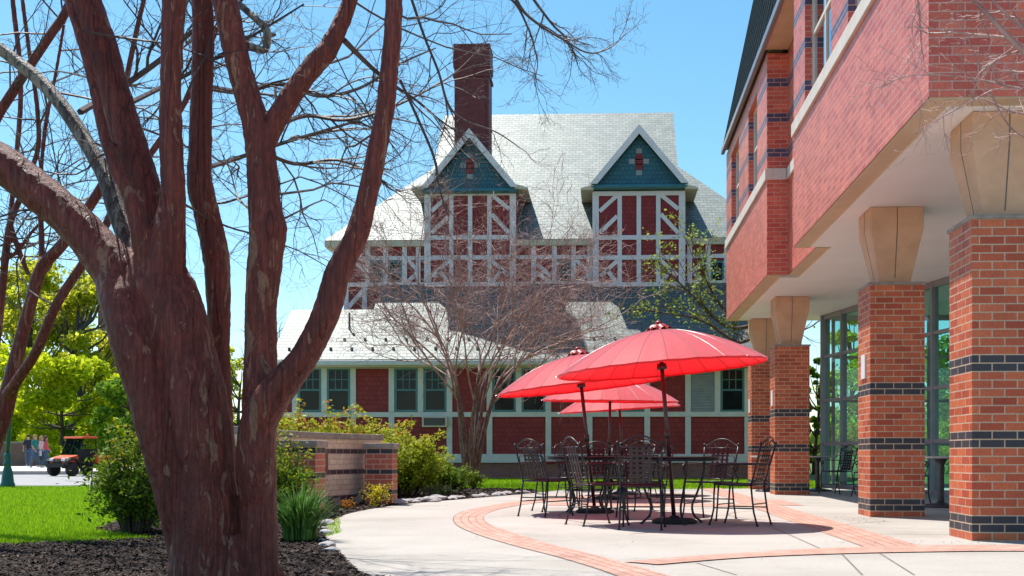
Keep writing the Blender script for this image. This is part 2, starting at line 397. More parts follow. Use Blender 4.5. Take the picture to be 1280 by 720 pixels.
sheet('ground', [(-900, -60), (900, -60), (900, 1500), (-900, 1500)], -0.03, M['terrain'])
walk_left = smooth([(-1.05, 3.0, 0), (-1.2, 6.4, 0), G(452, 718), G(424, 692), G(407, 672), G(410, 655), G(440, 641), G(500, 631), G(560, 625.5), G(620, 620.5), G(672, 616)], 5)
lawn_edge = [(-1.0, 24.5, 0), (3.0, 25.6, 0), (9, 26.2, 0), (13.5, 26.2, 0)]
sheet('terrace_paving', [(p[0], p[1]) for p in walk_left] + [(p[0], p[1]) for p in lawn_edge] + [(13.5, -20), (-1.05, -20)], 0, M['concrete'])
sheet('unseen_bounce_paving', [(-60, -40), (60, -40), (60, -20), (13.5, -20), (-1.05, -20), (-1.05, 1.5), (-60, 1.5)], -.002, M['concrete'])  # unseen paving behind the camera, added to replace green bounce with neutral light
# mulch bed round the tree and along the sign wall
bed_back = [(-1.55, 24.3), (-2.4, 25.3), (-4.6, 25.5), (-6.0, 24.0), (-6.4, 19), (-6.0, 14), (-5.2, 11.2)]
bed_front = [G(200, 673.5), G(135, 676), G(60, 679), G(-20, 682), (-7.5, 8.6, 0), (-8, 3, 0)]
bed = [(p[0], p[1]) for p in walk_left] + bed_back + [(p[0], p[1]) for p in bed_front] + [(-8, 1.6), (-1.05, 1.6)]
sheet('mulch_bed', bed, -0.006, M['mulch'])
# brick bands set into the concrete
ring_out = smooth([(-.2, 21.2, 0), (-.85, 20.0, 0), (-1.44, 18.4, 0), (-1.80, 16.5, 0), (-1.93, 15.1, 0), (-1.86, 13.6, 0), (-1.60, 12.0, 0), (-1.21, 10.6, 0), (-.75, 9.31, 0), (-.4, 8.44, 0), (-.1, 7.6, 0), (.05, 7.1, 0), (.35, 6.0, 0), (.7, 4.6, 0)])
ring_in = smooth([(.2, 20.6, 0), (-.42, 19.5, 0), (-1.02, 18.1, 0), (-1.4, 16.4, 0), (-1.54, 15.1, 0), (-1.52, 13.8, 0), (-1.28, 12.3, 0), (-.93, 11.0, 0), (-.5, 9.6, 0), (-.14, 8.66, 0), (.13, 7.9, 0), (.32, 7.3, 0), (.68, 6.1, 0), (1.05, 4.7, 0)])
strip('brick_ring_path', ring_out, ring_in, .004, M['pavers'])
strip('brick_arc_path', smooth([(.36, 7.75, 0), (1.05, 8.32, 0), (1.81, 8.66, 0), (2.57, 8.86, 0), (3.4, 8.95, 0), (6, 8.9, 0)]), smooth([(.12, 7.95, 0), (.71, 8.45, 0), (1.36, 8.91, 0), (2.11, 9.30, 0), (3.3, 9.55, 0), (6, 9.5, 0)]), .008, M['pavers'])
strip('brick_straight_path', [(2.62, 9.4, 0), (2.62, 26, 0)], [(2.12, 9.3, 0), (2.12, 25.4, 0)], .004, M['pavers'])
strip('brick_path_bay', [(2.98, 17.0, 0), (2.98, 19.1, 0)], [(2.62, 17.0, 0), (2.62, 19.1, 0)], .004, M['pavers'])
strip('brick_crossing_path', [(-.86, 17.9, 0), (.2, 17.7, 0), (2.12, 17.6, 0)], [(-.9, 16.9, 0), (.2, 16.7, 0), (2.12, 16.6, 0)], .004, M['pavers'])
j = MB()
def joint(pts, wd=.014):
    pts = [Vector((p[0], p[1], 0)) for p in pts]
    for a, b in zip(pts, pts[1:]):
        d = (b - a).normalized(); n = Vector((-d.y, d.x, 0)) * wd / 2
        j.poly([(q.x, q.y, .0022) for q in (a - n, b - n, b + n, a + n)])
arc = lambda r, a0, a1, c=(3.3, 14.2): [(c[0] + r*math.cos(R(a)), c[1] + r*math.sin(R(a))) for a in range(a0, a1 + 1, 4)]
joint(arc(3.9, 120, 240)); joint(arc(2.6, 120, 240)); joint(arc(1.75, 120, 236))
for a in (130, 155, 180, 205, 228): joint([(3.3 + 1.75*math.cos(R(a)), 14.2 + 1.75*math.sin(R(a))), (3.3 + 4.6*math.cos(R(a)), 14.2 + 4.6*math.sin(R(a)))])
joint([G(1030, 688), G(952, 653)]); joint([G(1053, 693.4), G(1078, 719)]); joint([G(1099, 691.4), G(1143, 719)]); joint([G(871, 704), G(921, 719)])
joint([(2.62, 11.8), (3.2, 11.8)]); joint([(2.62, 14.6), (5.6, 14.6)]); joint([(2.98, 18), (5, 18)]); joint([(2.62, 20.2), (3.2, 20.2)]); joint([G(1040, 657), (3.2, 13.0)])
joint([(-1.35, 17.3), (-3.1, 17.9)]) ; joint([(2.62, 10.9), (3.3, 10.8)])
tag(j.build('paving_joint', M['joint']), kind='structure')
# the edge line of the ring, a slightly open dark joint
j = MB(); joint([p for p in ring_out], .016); tag(j.build('ring_joint', M['joint']), kind='structure')

# the road, its kerb and the path beyond
sheet('road', [(-140, 27.0), (-60, 27.0), (-14, 28.2), (-11.5, 31), (-11.2, 37), (-15, 44.5), (-60, 43), (-140, 43)], -.02, M['road'])
tag(MB().prism([(-140, 43, -.03), (-60, 43, -.03), (-15, 44.5, -.03), (-15, 44.8, -.03), (-60, 43.3, -.03), (-140, 43.3, -.03)], (0, 0, .15)).build('kerb', M['kerb']), kind='structure')
sheet('footpath', [(-140, 43.3), (-60, 43.3), (-15, 44.8), (-14, 60), (-30, 66), (-52, 60), (-60, 52), (-140, 50)], .11, M['sidewalk'])
tag(MB().prism([(-52, 51, 0), (-36, 48.6, 0), (-33, 50, 0), (-44, 55, 0), (-56, 55, 0)], (0, 0, .14)).build('verge', M['terrain']), kind='structure')

def blades(name, spots, hgt, wid, rng):
    n = len(spots); a = rng.uniform(0, 2*np.pi, n); h_ = hgt * rng.uniform(.5, 1.25, n); lean = rng.uniform(.1, .7, n) * h_; b = rng.uniform(0, 2*np.pi, n)
    V = np.zeros((n, 3, 3)); w_ = wid * rng.uniform(.7, 1.3, n)
    V[:, 0, 0] = spots[:, 0] + np.cos(a)*w_; V[:, 0, 1] = spots[:, 1] + np.sin(a)*w_
    V[:, 1, 0] = spots[:, 0] - np.cos(a)*w_; V[:, 1, 1] = spots[:, 1] - np.sin(a)*w_
    V[:, 2, 0] = spots[:, 0] + np.cos(b)*lean; V[:, 2, 1] = spots[:, 1] + np.sin(b)*lean; V[:, 2, 2] = h_
    V[:, :, 2] += -.03
    return tag(quads(name, V, M['grass'], per=3), 'short bright green mown grass', None, None, 'stuff')
rg = np.random.default_rng(4)
# near lawn: y from the mulch edge to the road; density falls with distance
def inside(poly, x, y):
    c = np.zeros(len(x), bool); n = len(poly)
    for i in range(n):
        x0, y0 = poly[i]; x1, y1 = poly[(i+1) % n]
        if y0 == y1: continue
        k = ((y0 > y) != (y1 > y)) & (x < (x1 - x0) * (y - y0) / (y1 - y0) + x0); c ^= k
    return c
n = 190000
yy = 8.3 + 18.8 * rg.uniform(0, 1, n) ** 1.7; xx = -rg.uniform(.24, .60, n) * yy
keep = ~inside(bed, xx, yy) & (xx < -2.6)
tag(blades('grass', np.c_[xx, yy][keep], .055, .006, rg), 'short bright green grass between mulch and road', 'grass')
n = 70000
xx = rg.uniform(-6.5, 6, n); yy = rg.uniform(24.3, 36, n)
keep = ~inside(bed, xx, yy) & (yy > np.where(xx < 3, 24.5 + (xx + 1) * .275, 25.7) + .02) & (xx > -4.6 - (yy - 25))
tag(blades('grass', np.c_[xx, yy][keep], .07, .012, rg), 'short bright green grass along the foot of the red house', 'grass')
# loose bark chips
def chips(name, n, xr, yr, sz, pol, rng, label, pw=1):
    x = rng.uniform(*xr, n); y = yr[0] + (yr[1]-yr[0]) * rng.uniform(0, 1, n) ** pw; k = inside(pol, x, y); x = x[k]; y = y[k]; n = len(x)
    L = sz * rng.uniform(.4, 1.6, n); W = L * rng.uniform(.15, .5, n); a = rng.uniform(0, 2*np.pi, n); t = rng.uniform(-.5, .5, n); q = rng.uniform(-.6, .6, n)
    d = np.c_[np.cos(a)*np.cos(t), np.sin(a)*np.cos(t), np.sin(t)]; s_ = np.c_[-np.sin(a)*np.cos(q), np.cos(a)*np.cos(q), np.sin(q)]
    c = np.c_[x, y, rng.uniform(0, .022, n)]
    V = np.stack([c - d*L[:, None]/2 - s_*W[:, None]/2, c + d*L[:, None]/2 - s_*W[:, None]*.3, c + d*L[:, None]/2 + s_*W[:, None]/2, c - d*L[:, None]/2 + s_*W[:, None]*.3], 1)
    return tag(quads(name, V, M['chip']), label, 'mulch', None, 'stuff')
chips('mulch_chips', 110000, (-6, -1), (6.3, 12.5), .032, bed, rg, 'dark bark chips covering the bed under the big tree', 1.3)
chips('mulch_chips', 24000, (-6, -1), (12.5, 25.5), .07, bed, rg, 'dark bark chips in the bed beyond the sign wall')

# ================================================================== THE RED TIMBERED HOUSE
house = thing('timbered_house', (-2, 42, 0), 'red half-timbered house with pale slate roof, two gabled dormers and a long low front wing', 'house')
WY = 36.0                                         # front wall of the low wing
WX0, WX1 = P(353, 500, WY).x, 5.4
def pz(py, Y): return EYE + (569 - py) / 1400 * Y / math.cos(YAW) if False else P(700, py, Y).z
wing = MB()
wing.box(WX0, WX1, WY, 39.28, pz(570, WY), 4.05)
wing.prism([(WX0, WY + .02, 4.05), (WX0, 39.28, 4.05), (WX0, 39.28, 4.5), (WX0, 37.9, 5.4)], (.2, 0, 0))
wing_wall = wing.build('wing_wall', M['siding'], house)
MB().box(WX0 + .02, WX1 - .02, WY + .05, 39.2, -.1, pz(570, WY)).build('foundation', M['foundation'], house)
MB().box(WX0 - .04, WX1, WY - .07, WY + .02, pz(578.5, WY), pz(567.5, WY)).build('base_board', M['trim_green'], house, bevel=.01)
# timbers of the wing
tb = MB(); zs0, zs1 = pz(521, WY), pz(515, WY)
def vbar(px, y0, y1, wpx=7, Y=WY, mb=tb, d=.05):
    a = P(px, y0, Y); b_ = P(px, y1, Y); ww = wpx * Y / 1400 / 2
    mb.box(a.x - ww, a.x + ww, Y - d, Y + .01, min(a.z, b_.z), max(a.z, b_.z))
tb.box(WX0, WX1, WY - .055, WY + .01, zs0, zs1)
tb.box(WX0, WX1, WY - .056, WY + .01, pz(460, WY), pz(454, WY))
for px in (369, 405.5, 441.7, 489.6, 526, 562, 612, 648.5, 685.5, 737, 773, 809, 860, 896.7, 934): vbar(px, 460, 515)
for px in (369, 441.7, 489.6, 562, 612, 685.5, 737, 809, 860, 934): vbar(px, 521, 567.5)
tb.build('timber_frame', M['trim_green'], wing_wall)
tag(house, None)
def sash(px0, px1, py0, py1, Y, cols=3, rows=2):
    a = P(px0, py1, Y); b_ = P(px1, py0, Y); x0, x1, z0, z1 = a.x, b_.x, a.z, b_.z; f = .07; zm = (z0 + z1) / 2
    y0, y1 = Y - .045, Y + .01
    mb = MB()
    mb.box(x0, x0 + f, y0, y1, z0, z1).box(x1 - f, x1, y0, y1, z0, z1).box(x0 + f, x1 - f, y0, y1, z0, z0 + f).box(x0 + f, x1 - f, y0, y1, z1 - f, z1)
    mb.box(x0 + f, x1 - f, y0 + .005, y1, zm - .03, zm + .03)
    for i in range(1, cols):
        x = x0 + f + (x1 - x0 - 2*f) * i / cols; mb.box(x - .014, x + .014, y0 + .012, y1, zm + .03, z1 - f)
    for i in range(1, rows):
        z = zm + .03 + (z1 - f - zm - .03) * i / rows; mb.box(x0 + f, x1 - f, y0 + .014, y1, z - .014, z + .014)
    fr = mb.build('window', M['teal'], house)
    MB().box(x0 + f - .01, x1 - f + .01, Y - .018, Y - .006, z0 + f - .01, z1 - f + .01).build('pane', M['pane'], fr)
for p0, p1 in ((373, 402), (409, 438), (493.5, 522.5), (530, 558.5), (616, 645), (652, 682), (741, 769.5), (777, 805.5), (900.5, 930.5)): sash(p0, p1, 460, 515, WY)
a = P(864, 515, WY); b_ = P(893, 460, WY)
lv = MB().box(a.x, b_.x, WY - .02, WY + .01, a.z, b_.z)
for i in range(15):
    z = a.z + (b_.z - a.z) * (i + .3) / 15; lv.prism([(a.x, WY - .02, z + .05), (a.x, WY - .06, z), (a.x, WY - .055, z + .02), (a.x, WY - .02, z + .07)], (b_.x - a.x, 0, 0))
lv.build('louver_panel', M['louver'], house)
a = P(529, 534, WY); b_ = P(560, 521, WY)
ac = MB().box(a.x, b_.x, WY - .25, WY, a.z, b_.z).build('air_conditioner', M['cream'], house, bevel=.01)
g = MB().box(a.x + .06, b_.x - .06, WY - .258, WY - .2505, a.z + .05, b_.z - .04); 
g.build('grille', M['metal_dark'], ac)
# roof of the wing: a gable at the left end, then one slope up to the main wall
EV = (35.45, 3.82); SL = .778
def rz(y): return EV[1] + (y - EV[0]) * SL
XL, XM, XR = WX0 - .25, P(467, 390, 37.9).x, 6.2
th = .14
wr = MB()
for (x0, x1, ytop) in ((XL, XM, 37.9), (XM, XR, 39.29)):
    wr.prism([(x0, EV[0], EV[1]), (x0, ytop, rz(ytop)), (x0, ytop, rz(ytop) - th), (x0, EV[0], EV[1] - th)], (x1 - x0, 0, 0))
wr.prism([(XL, 37.9, rz(37.9)), (XL, 39.27, rz(37.9) - 1.0), (XL, 39.27, rz(37.9) - 1.0 - th), (XL, 37.9, rz(37.9) - th)], (-9.25 - XL, 0, 0))
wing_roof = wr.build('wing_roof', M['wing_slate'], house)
MB().box(XL, XR, EV[0] - .1, EV[0] + .02, EV[1] - .2, EV[1] - .04).build('gutter', M['trim_green'], wing_roof, bevel=.03)
MB().box(XL + .2, XR, EV[0] + .03, WY - .01, EV[1] - .24, EV[1] - .19).build('eave_soffit', M['cream'], wing_roof)
MB().tube([(XM - .6, 36.9, rz(36.9) - .1), (XM - .6, 36.9, rz(36.9) + .55)], .035, 8).tube([(XM - .6, 36.9, rz(36.9) + .1), (XM - .4, 36.6, rz(36.6) + .06)], .03, 6).build('vent_pipe', M['metal_dark'], wing_roof)
sg0 = None; rs = random.Random(3)
for row, yy0 in enumerate((35.9, 36.35)):
    for i in range(23):
        x = XL + .5 + i * .68 + row * .34
        if x > XR - .3: continue
        if sg0 is None: sg0 = sgo = MB().box(-.035, .035, -.03, .05, -.02, .075).build('snow_guard', M['metal_dark'], wing_roof)
        else: sgo = sg0.copy(); COL.objects.link(sgo)
        sgo.parent = wing_roof; sgo.location = Vector((x, yy0, rz(yy0))) - worldloc(wing_roof) 
        sgo.location = Vector((x, yy0, rz(yy0))) - house.location
sgm = sg0.data
for v in sgm.vertices: v.co += Vector(house.location)
# main block
HX0, HX1, HY = -9.25, 5.5, 39.3
main_wall = MB().box(HX0, HX1, HY, 51.0, 0, 8.2).build('main_wall', M['siding'], house)
EY, EZ = 39.12, 8.33; RY = 45.4; RZ = EZ + RY - EY; GY = 42.47; GZ = EZ + GY - EY
def mroof(s):            # s mirrors front to back
    q = lambda x, y, z: (x, y if s > 0 else 2*RY - y, z)
    e = [q(-9.95, EY, EZ), q(6.1, EY, EZ), q(2.7, GY, GZ), q(2.7, RY, RZ), q(-6.6, RY, RZ), q(-6.6, GY, GZ)]
    return e if s > 0 else e[::-1]
mr = MB().poly(mroof(1)).poly(mroof(-1))
BY = 2*RY - GY; BE = 2*RY - EY
mr.poly([(-9.95, BE, EZ), (-9.95, EY, EZ), (-6.6, GY, GZ), (-6.6, BY, GZ)]).poly([(6.1, EY, EZ), (6.1, BE, EZ), (2.7, BY, GZ), (2.7, GY, GZ)])
mr.poly([(-6.6, BY, GZ), (-6.6, GY, GZ), (-6.6, RY, RZ)]).poly([(2.7, GY, GZ), (2.7, BY, GZ), (2.7, RY, RZ)])
main_roof = mr.build('main_roof', M['slate'], house)
MB().box(-9.93, 6.08, EY + .02, BE - .02, EZ - .22, EZ - .012).build('eave_board', M['cream'], main_roof)
# timbers on the upper wall between the dormers
ut = MB(); UT = {}
def ubar(x0, y0, x1, y1, wpx=6, Y=HY, mb=ut, d=.05):
    mb.beam(P(x0, y0, Y), P(x1, y1, Y), wpx * Y / 1400, d)
def ub(x): return UT.setdefault(0 if x < 600 else 1 if x < 800 else 2, MB())
for (xa, xb) in ((430, 530), (645, 742), (857, 960)):
    m_ = ub(xa + 5)
    m_.box(P(xa, 300, HY).x, P(xb, 300, HY).x, HY - .052, HY + .01, pz(324, HY), pz(319, HY))
    m_.box(P(xa, 300, HY).x, P(xb, 300, HY).x, HY - .053, HY + .01, pz(357, HY), pz(352, HY))
ub(430).box(P(428, 300, HY).x, P(466, 300, HY).x, HY - .053, HY + .01, pz(392, HY), pz(388, HY))
for px in (433, 460, 482, 506, 523, 667, 693, 717, 737, 862, 885, 908): ubar(px, 300, px, 355, mb=ub(px))
for px in (433, 456): ubar(px, 354, px, 392, mb=ub(px))
for a_ in ((435, 385, 455, 362, 5), (440, 324, 458, 340, 5), (509, 324, 522, 338, 5), (507, 356, 522, 340, 5), (720, 325, 736, 340, 5), (722, 356, 735, 341, 5), (670, 340, 690, 354, 5), (671, 330, 688, 345, 5), (864, 340, 884, 325, 5), (868, 342, 884, 356, 5)): ubar(a_[0], a_[1], a_[2], a_[3], a_[4], d=.045, mb=ub(a_[0]))
for m_ in UT.values(): m_.build('timber_frame', M['trim'], main_wall)
for (p0, p1) in ((463.5, 479), (485, 503), (696, 714), (888, 905)): sash(p0, p1, 326, 355, HY, 2, 1)
# dormers
def dormer(px, flip, y0=231, pk=161):
    DY = 39.06
    c = P(px, 300, DY).x; zt = P(px, 239, DY).z; zb = P(px, 357, DY).z; hw = 57.5 * DY / 1400
    wall = MB().box(c - hw, c + hw, DY, 42, zb - .15, zt).build('dormer', M['siding'], house)
    f = MB(); X = lambda dx: c + dx * DY / 1400
    def bar(x0, ya, x1, yb, wpx=6, d=.05): f.beam((X(x0), DY, P(px, ya, DY).z), (X(x1), DY, P(px, yb, DY).z), wpx * DY / 1400, d)
    for dx, wp in ((-54, 8), (-24, 5.5), (-.2, 5.5), (24, 5.5), (53.5, 8)): bar(dx, 240, dx, 357, wp)
    for ya, d in ((242, .052), (297, .053), (322, .051), (355.5, .054)): bar(-57, ya, 57, ya, 5.5, d)
    for q in ((-49, 264, -27, 244), (-49, 291, -27, 270), (27, 244, 49, 262), (27, 268, 49, 292), (-48, 345, -27, 326), (-40, 337, -28, 353), (27, 326, 48, 345), (40, 337, 28, 353)): bar(*q, 5, .046)
    f.build('timber_frame', M['trim'], wall)
    zg0, zg1 = P(px, y0, DY).z, P(px, pk, DY).z; gw = 59.8 * DY / 1400
    gb = MB().prism([(c - gw + .2, DY - .06, zg0), (c + gw - .2, DY - .06, zg0), (c, DY - .06, zg1 - .25)], (0, .3, 0)).build('gable_panel', M['teal_shingle'], wall)
    MB().prism([(c - gw + .02, DY - .36, zg0 - .16), (c - gw + .02, DY + .02, zg0 - .2), (c - gw + .02, DY + .02, zg0 + .06), (c - gw + .02, DY - .3, zg0 - .05)], (2*gw - .04, 0, 0)).build('gable_ledge', M['teal'], wall)
    rf = MB()
    for s in (-1, 1):
        rf.prism([(c + s*(gw + .02), DY - .34, zg0 - .02), (c, DY - .34, zg1 + .03), (c, DY - .34, zg1 - .12), (c + s*(gw - .12), DY - .34, zg0 - .04)], (0, 4.4, 0))
    rf.build('dormer_roof', M['slate'], wall)
    bb = MB()
    for s in (-1, 1):
        bb.prism([(c + s*(gw + .03), DY - .40, zg0 - .04), (c, DY - .40, zg1 + .05), (c, DY - .40, zg1 - .27), (c + s*(gw - .22), DY - .40, zg0 - .04)], (0, .057, 0))
    bb.build('bargeboard', M['trim'], wall)
    ro = MB()
    zc = (zg0 * .42 + zg1 * .58) - .35
    for dx, dz in ((0, 0), (0, .17), (0, -.17)): ro.box(c + dx - .13, c + dx + .13, DY - .075, DY - .05, zc + dz - .1, zc + dz + .1)
    r1 = ro.build('rosette', M['siding'], wall)
    for dx, dz in ((-.25, .02), (.25, .02), (0, -.38), (0, .38)): MB().box(c + dx - .1, c + dx + .1, DY - .074, DY - .05, zc + dz - .085, zc + dz + .085).build('rosette_tile', M['louver'], wall)
    for s in (-1, 1):
        MB().prism([(c + s*(hw - .02), DY - .33, zt + .0), (c + s*(hw + .42), DY - .33, zt - .02), (c + s*(hw + .42), DY - .33, zt + .05), (c + s*(hw - .02), DY - .33, zt + .16)], (0, 2.3, 0)).build('eave_return', M['cream'], wall)
dormer(588, 1, 236, 166); dormer(798.7, 1)
# chimney
ch = MB(); CY = 40.0
a = P(568, 200, CY); b_ = P(611, 200, CY); ctop = P(590, 55, CY).z; x0, x1 = a.x, b_.x; y0, y1 = CY, CY + 1.1
def cz(py): return P(590, py, CY).z
ch.box(x0, x1, y0, y1, 10.5, cz(96))
ch.box(x0 - .05, x1 + .05, y0 - .05, y1 + .05, cz(96), cz(92)); ch.box(x0, x1, y0, y1, cz(92), cz(84))
ch.box(x0 - .04, x1 + .04, y0 - .04, y1 + .04, cz(84), cz(79)); ch.box(x0 - .05, x1 + .05, y0 - .05, y1 + .05, cz(79), cz(71)); ch.box(x0 - .03, x1 + .03, y0 - .03, y1 + .03, cz(71), cz(57)); ch.box(x0 - .04, x1 + .04, y0 - .04, y1 + .04, cz(57), ctop)
ch.box(x0 + .12, x1 - .12, y0 - .03, y0, 10.5, cz(98))
ch.build('chimney', M['chimney'], main_roof)

# ================================================================== THE BRICK BUILDING WITH THE COLONNADE
bld = thing('brick_building', (6, 16, 0), 'modern red brick building on columns with a glass wall and a dark metal roof', 'building')
SZ = 3.84; BX = 2.77; RX = 3.1; B2 = 2.74; TOP = 12
def holed(mb, axis_pt, u0, u1, z0, z1, holes, depth, x):
    """wall face at x (facing -x) from y=u0..u1 with rectangular holes (y0,y1,z0,z1), reveals of the given depth"""
    us = sorted({u0, u1} | {q for hq in holes for q in hq[:2]}); zs = sorted({z0, z1} | {q for hq in holes for q in hq[2:]})
    for a, b in zip(us, us[1:]):
        for c, d in zip(zs, zs[1:]):
            if any(a >= hq[0] - 1e-6 and b <= hq[1] + 1e-6 and c >= hq[2] - 1e-6 and d <= hq[3] + 1e-6 for hq in holes): continue
            mb.poly([(x, b, c), (x, a, c), (x, a, d), (x, b, d)])
    for (a, b, c, d) in holes:
        X = x + depth
        mb.poly([(x, a, c), (x, a, d), (X, a, d), (X, a, c)]).poly([(x, b, d), (x, b, c), (X, b, c), (X, b, d)])
        mb.poly([(x, a, d), (x, b, d), (X, b, d), (X, a, d)]).poly([(x, b, c), (x, a, c), (X, a, c), (X, b, c)])
def baywin(y0, y1, z0, z1, x, parent, split=.55):
    f = .06; X0, X1 = x, x + .06
    mb = MB().box(X0, X1, y0, y0 + f, z0, z1).box(X0, X1, y1 - f, y1, z0, z1).box(X0, X1, y0 + f, y1 - f, z0, z0 + f).box(X0, X1, y0 + f, y1 - f, z1 - f, z1)
    zm = z0 + (z1 - z0) * split; ym = (y0 + y1) / 2
    mb.box(X0 + .004, X1, y0 + f, y1 - f, zm - .025, zm + .025).box(X0 + .006, X1, ym - .025, ym + .025, z0 + f, z1 - f)
    w_ = mb.build('window', M['sillstone'], parent)
    MB().box(X0 + .03, X0 + .036, y0 + f, y1 - f, z0 + f, z1 - f).build('pane', M['bayglass'], w_)
    MB().box(X0 + .5, X0 + .52, y0 - .2, y1 + .2, z0 - .2, z1 + .2).build('interior_backing', M['interior'], w_)  # dark sheet set behind the pane to stand for the dim interior
w1 = [(11.1, 12.97, 5.66, 7.4), (13.95, 15.76, 5.66, 7.4), (11.1, 12.97, 8.6, 10.4), (13.95, 15.76, 8.6, 10.4)]
mb = MB(); holed(mb, None, 9.75, 16.7, SZ, TOP, w1, .16, BX)
mb.poly([(BX, 9.75, SZ), (15, 9.75, SZ), (15, 9.75, TOP), (BX, 9.75, TOP)])
mb.poly([(BX, 16.7, SZ), (BX, 16.7, TOP), (RX, 16.7, TOP), (RX, 16.7, SZ)])
mb.poly([(RX, 19.25, SZ), (RX, 16.7, SZ), (RX, 16.7, TOP), (RX, 19.25, TOP)])
bay = mb.build('bay_wall', M['bay_brick'], bld)
w2 = [(20.5, 21.75, 5.66, 7.36), (23.3, 24.7, 5.66, 7.36)]
mb = MB(); holed(mb, None, 19.25, 25.7, SZ, 7.62, w2, .16, B2)
mb.poly([(B2, 19.25, SZ), (RX, 19.25, SZ), (RX, 19.25, 7.62), (B2, 19.25, 7.62)])
mb.poly([(B2, 25.7, SZ), (B2, 25.7, 7.62), (15, 25.7, 7.62), (15, 25.7, SZ)])
bay2 = mb.build('bay_wall', M['bay_brick'], bld)
for q in w1: baywin(*q, BX + .1, bay)
for q in w2: baywin(*q, B2 + .1, bay2)
# stone bands and sills
st = MB()
st.box(BX - .035, BX + .1, 9.72, 16.72, 5.46, 5.655); st.box(RX - .03, RX + .05, 16.72, 19.2, 5.46, 5.655); st.box(B2 - .035, B2 + .1, 19.22, 25.72, 5.46, 5.655)
st.box(B2 + .1, RX - .031, 19.22, 19.3, 5.461, 5.654)
st.build('stone_band', M['sillstone'], bld, bevel=.008)
# underside of the upper floor
sf = MB(); sf.box(BX + .22, RX + .2, 9.97, 16.55, SZ - .03, SZ + .05).box(RX + .2, 15, 9.97, 25.45, SZ - .03, SZ + .05).box(B2 + .24, RX + .2, 19.4, 25.45, SZ - .03, SZ + .05)
sf.build('soffit', M['soffit'], bld)
tr = MB()
z0, z1 = SZ - .015, SZ + .02
tr.box(BX + .01, BX + .22, 9.76, 16.69, z0, z1).box(BX + .22, 15, 9.76, 9.97, z0, z1).box(RX + .01, RX + .2, 16.69, 19.26, z0 + .001, z1).box(B2 + .01, B2 + .24, 19.26, 25.69, z0, z1).box(B2 + .24, 15, 25.4, 25.69, z0, z1)
tr.build('soffit_trim', M['soffit_trim'], bld)
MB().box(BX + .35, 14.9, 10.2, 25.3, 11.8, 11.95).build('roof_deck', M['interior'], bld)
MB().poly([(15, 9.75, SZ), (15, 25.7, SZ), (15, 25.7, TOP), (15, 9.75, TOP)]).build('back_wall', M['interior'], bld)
# standing seam roof
X0r, Z0r, X1r, Z1r = B2 - .06, 7.74, B2 + .7, 11.4
ms = MB().prism([(X0r, 16.8, Z0r), (X1r, 16.8, Z1r), (X1r + .1, 16.8, Z1r), (X0r + .1, 16.8, Z0r)], (0, 8.95, 0))
nrm = Vector((-(Z1r - Z0r), 0, X1r - X0r)).normalized()
sm_ = MB()
for i in range(15):
    y = 16.85 + i * .63
    p0 = Vector((X0r, y, Z0r + .01)); p1 = Vector((X1r, y, Z1r - .01))
    sm_.prism([p0 + nrm*.002, p1 + nrm*.002, p1 + nrm*.04, p0 + nrm*.04], (0, .05, 0))
ms.box(X1r, 15, 16.8, 25.75, Z1r - .05, Z1r + .03)
mroof2 = ms.build('metal_roof', M['roofmetal'], bld)
sm_.build('roof_seam', M['seam'], mroof2)
MB().prism([(X0r, 25.72, Z0r), (X1r, 25.72, Z1r), (15, 25.72, Z1r), (15, 25.72, Z0r)], (0, .03, 0)).build('gable_end', M['roofmetal'], mroof2)
MB().box(X0r - .06, X0r + .02, 16.8, 25.78, Z0r - .1, Z0r + .03).build('gutter', M['mullion'], mroof2, bevel=.015)
MB().box(X0r + .021, RX, 16.72, 19.24, Z0r - .06, Z0r - .02).box(X0r + .021, B2 + .3, 19.245, 25.7, Z0r + .001, Z0r + .04).build('eave_soffit', M['soffit_trim'], mroof2)
# columns
CX = 3.235; CS = .66
for cy, plate in ((10.05, 0), (13.88, 1), (21.65, 1), (25.3 - .2, 1)):
    H = 38 * h
    c = MB().box(CX, CX + CS, cy, cy + CS, 0, H).build('column', M['col_brick'], bld)
    MB().box(CX - .02, CX + CS + .02, cy - .02, cy + CS + .02, H + .001, H + .035).build('column_cap', M['capstone'], c, bevel=.008)
    cc = Vector((CX + CS/2, cy + CS/2, 0)); V = []; prof = [(.20, H + .035), (.205, H + .10), (.325, H + .70), (.325, SZ - .032)]
    cp = MB()
    for hw, z in prof: V += [(cc.x - hw, cc.y - hw, z), (cc.x + hw, cc.y - hw, z), (cc.x + hw, cc.y + hw, z), (cc.x - hw, cc.y + hw, z)]
    F = [(0, 3, 2, 1), (12, 13, 14, 15)]
    for i in range(3):
        for k in range(4): F.append((4*i+k, 4*i+(k+1) % 4, 4*i+4+(k+1) % 4, 4*i+4+k))
    cp.add(V, F)
    cpo = cp.build('capital', M['stone'], c, bevel=.012)
    jn = MB()
    for hw0, z0, hw1, z1 in ((.205, H + .10, .325, H + .70), (.325, H + .70, .325, SZ - .035)):
        jn.beam((cc.x, cc.y - hw0 - .0005, z0), (cc.x, cc.y - hw1 - .0005, z1), .012, .002, (0, -1, 0))
        jn.beam((cc.x - hw0 - .0005, cc.y, z0), (cc.x - hw1 - .0005, cc.y, z1), .012, .002, (-1, 0, 0))
    jn.build('capital_joint', M['joint'], cpo)
    if plate: MB().box(CX - .018, CX - .002, cy + .22, cy + .42, 1.72, 2.02).build('notice_plate', M['white'], c)
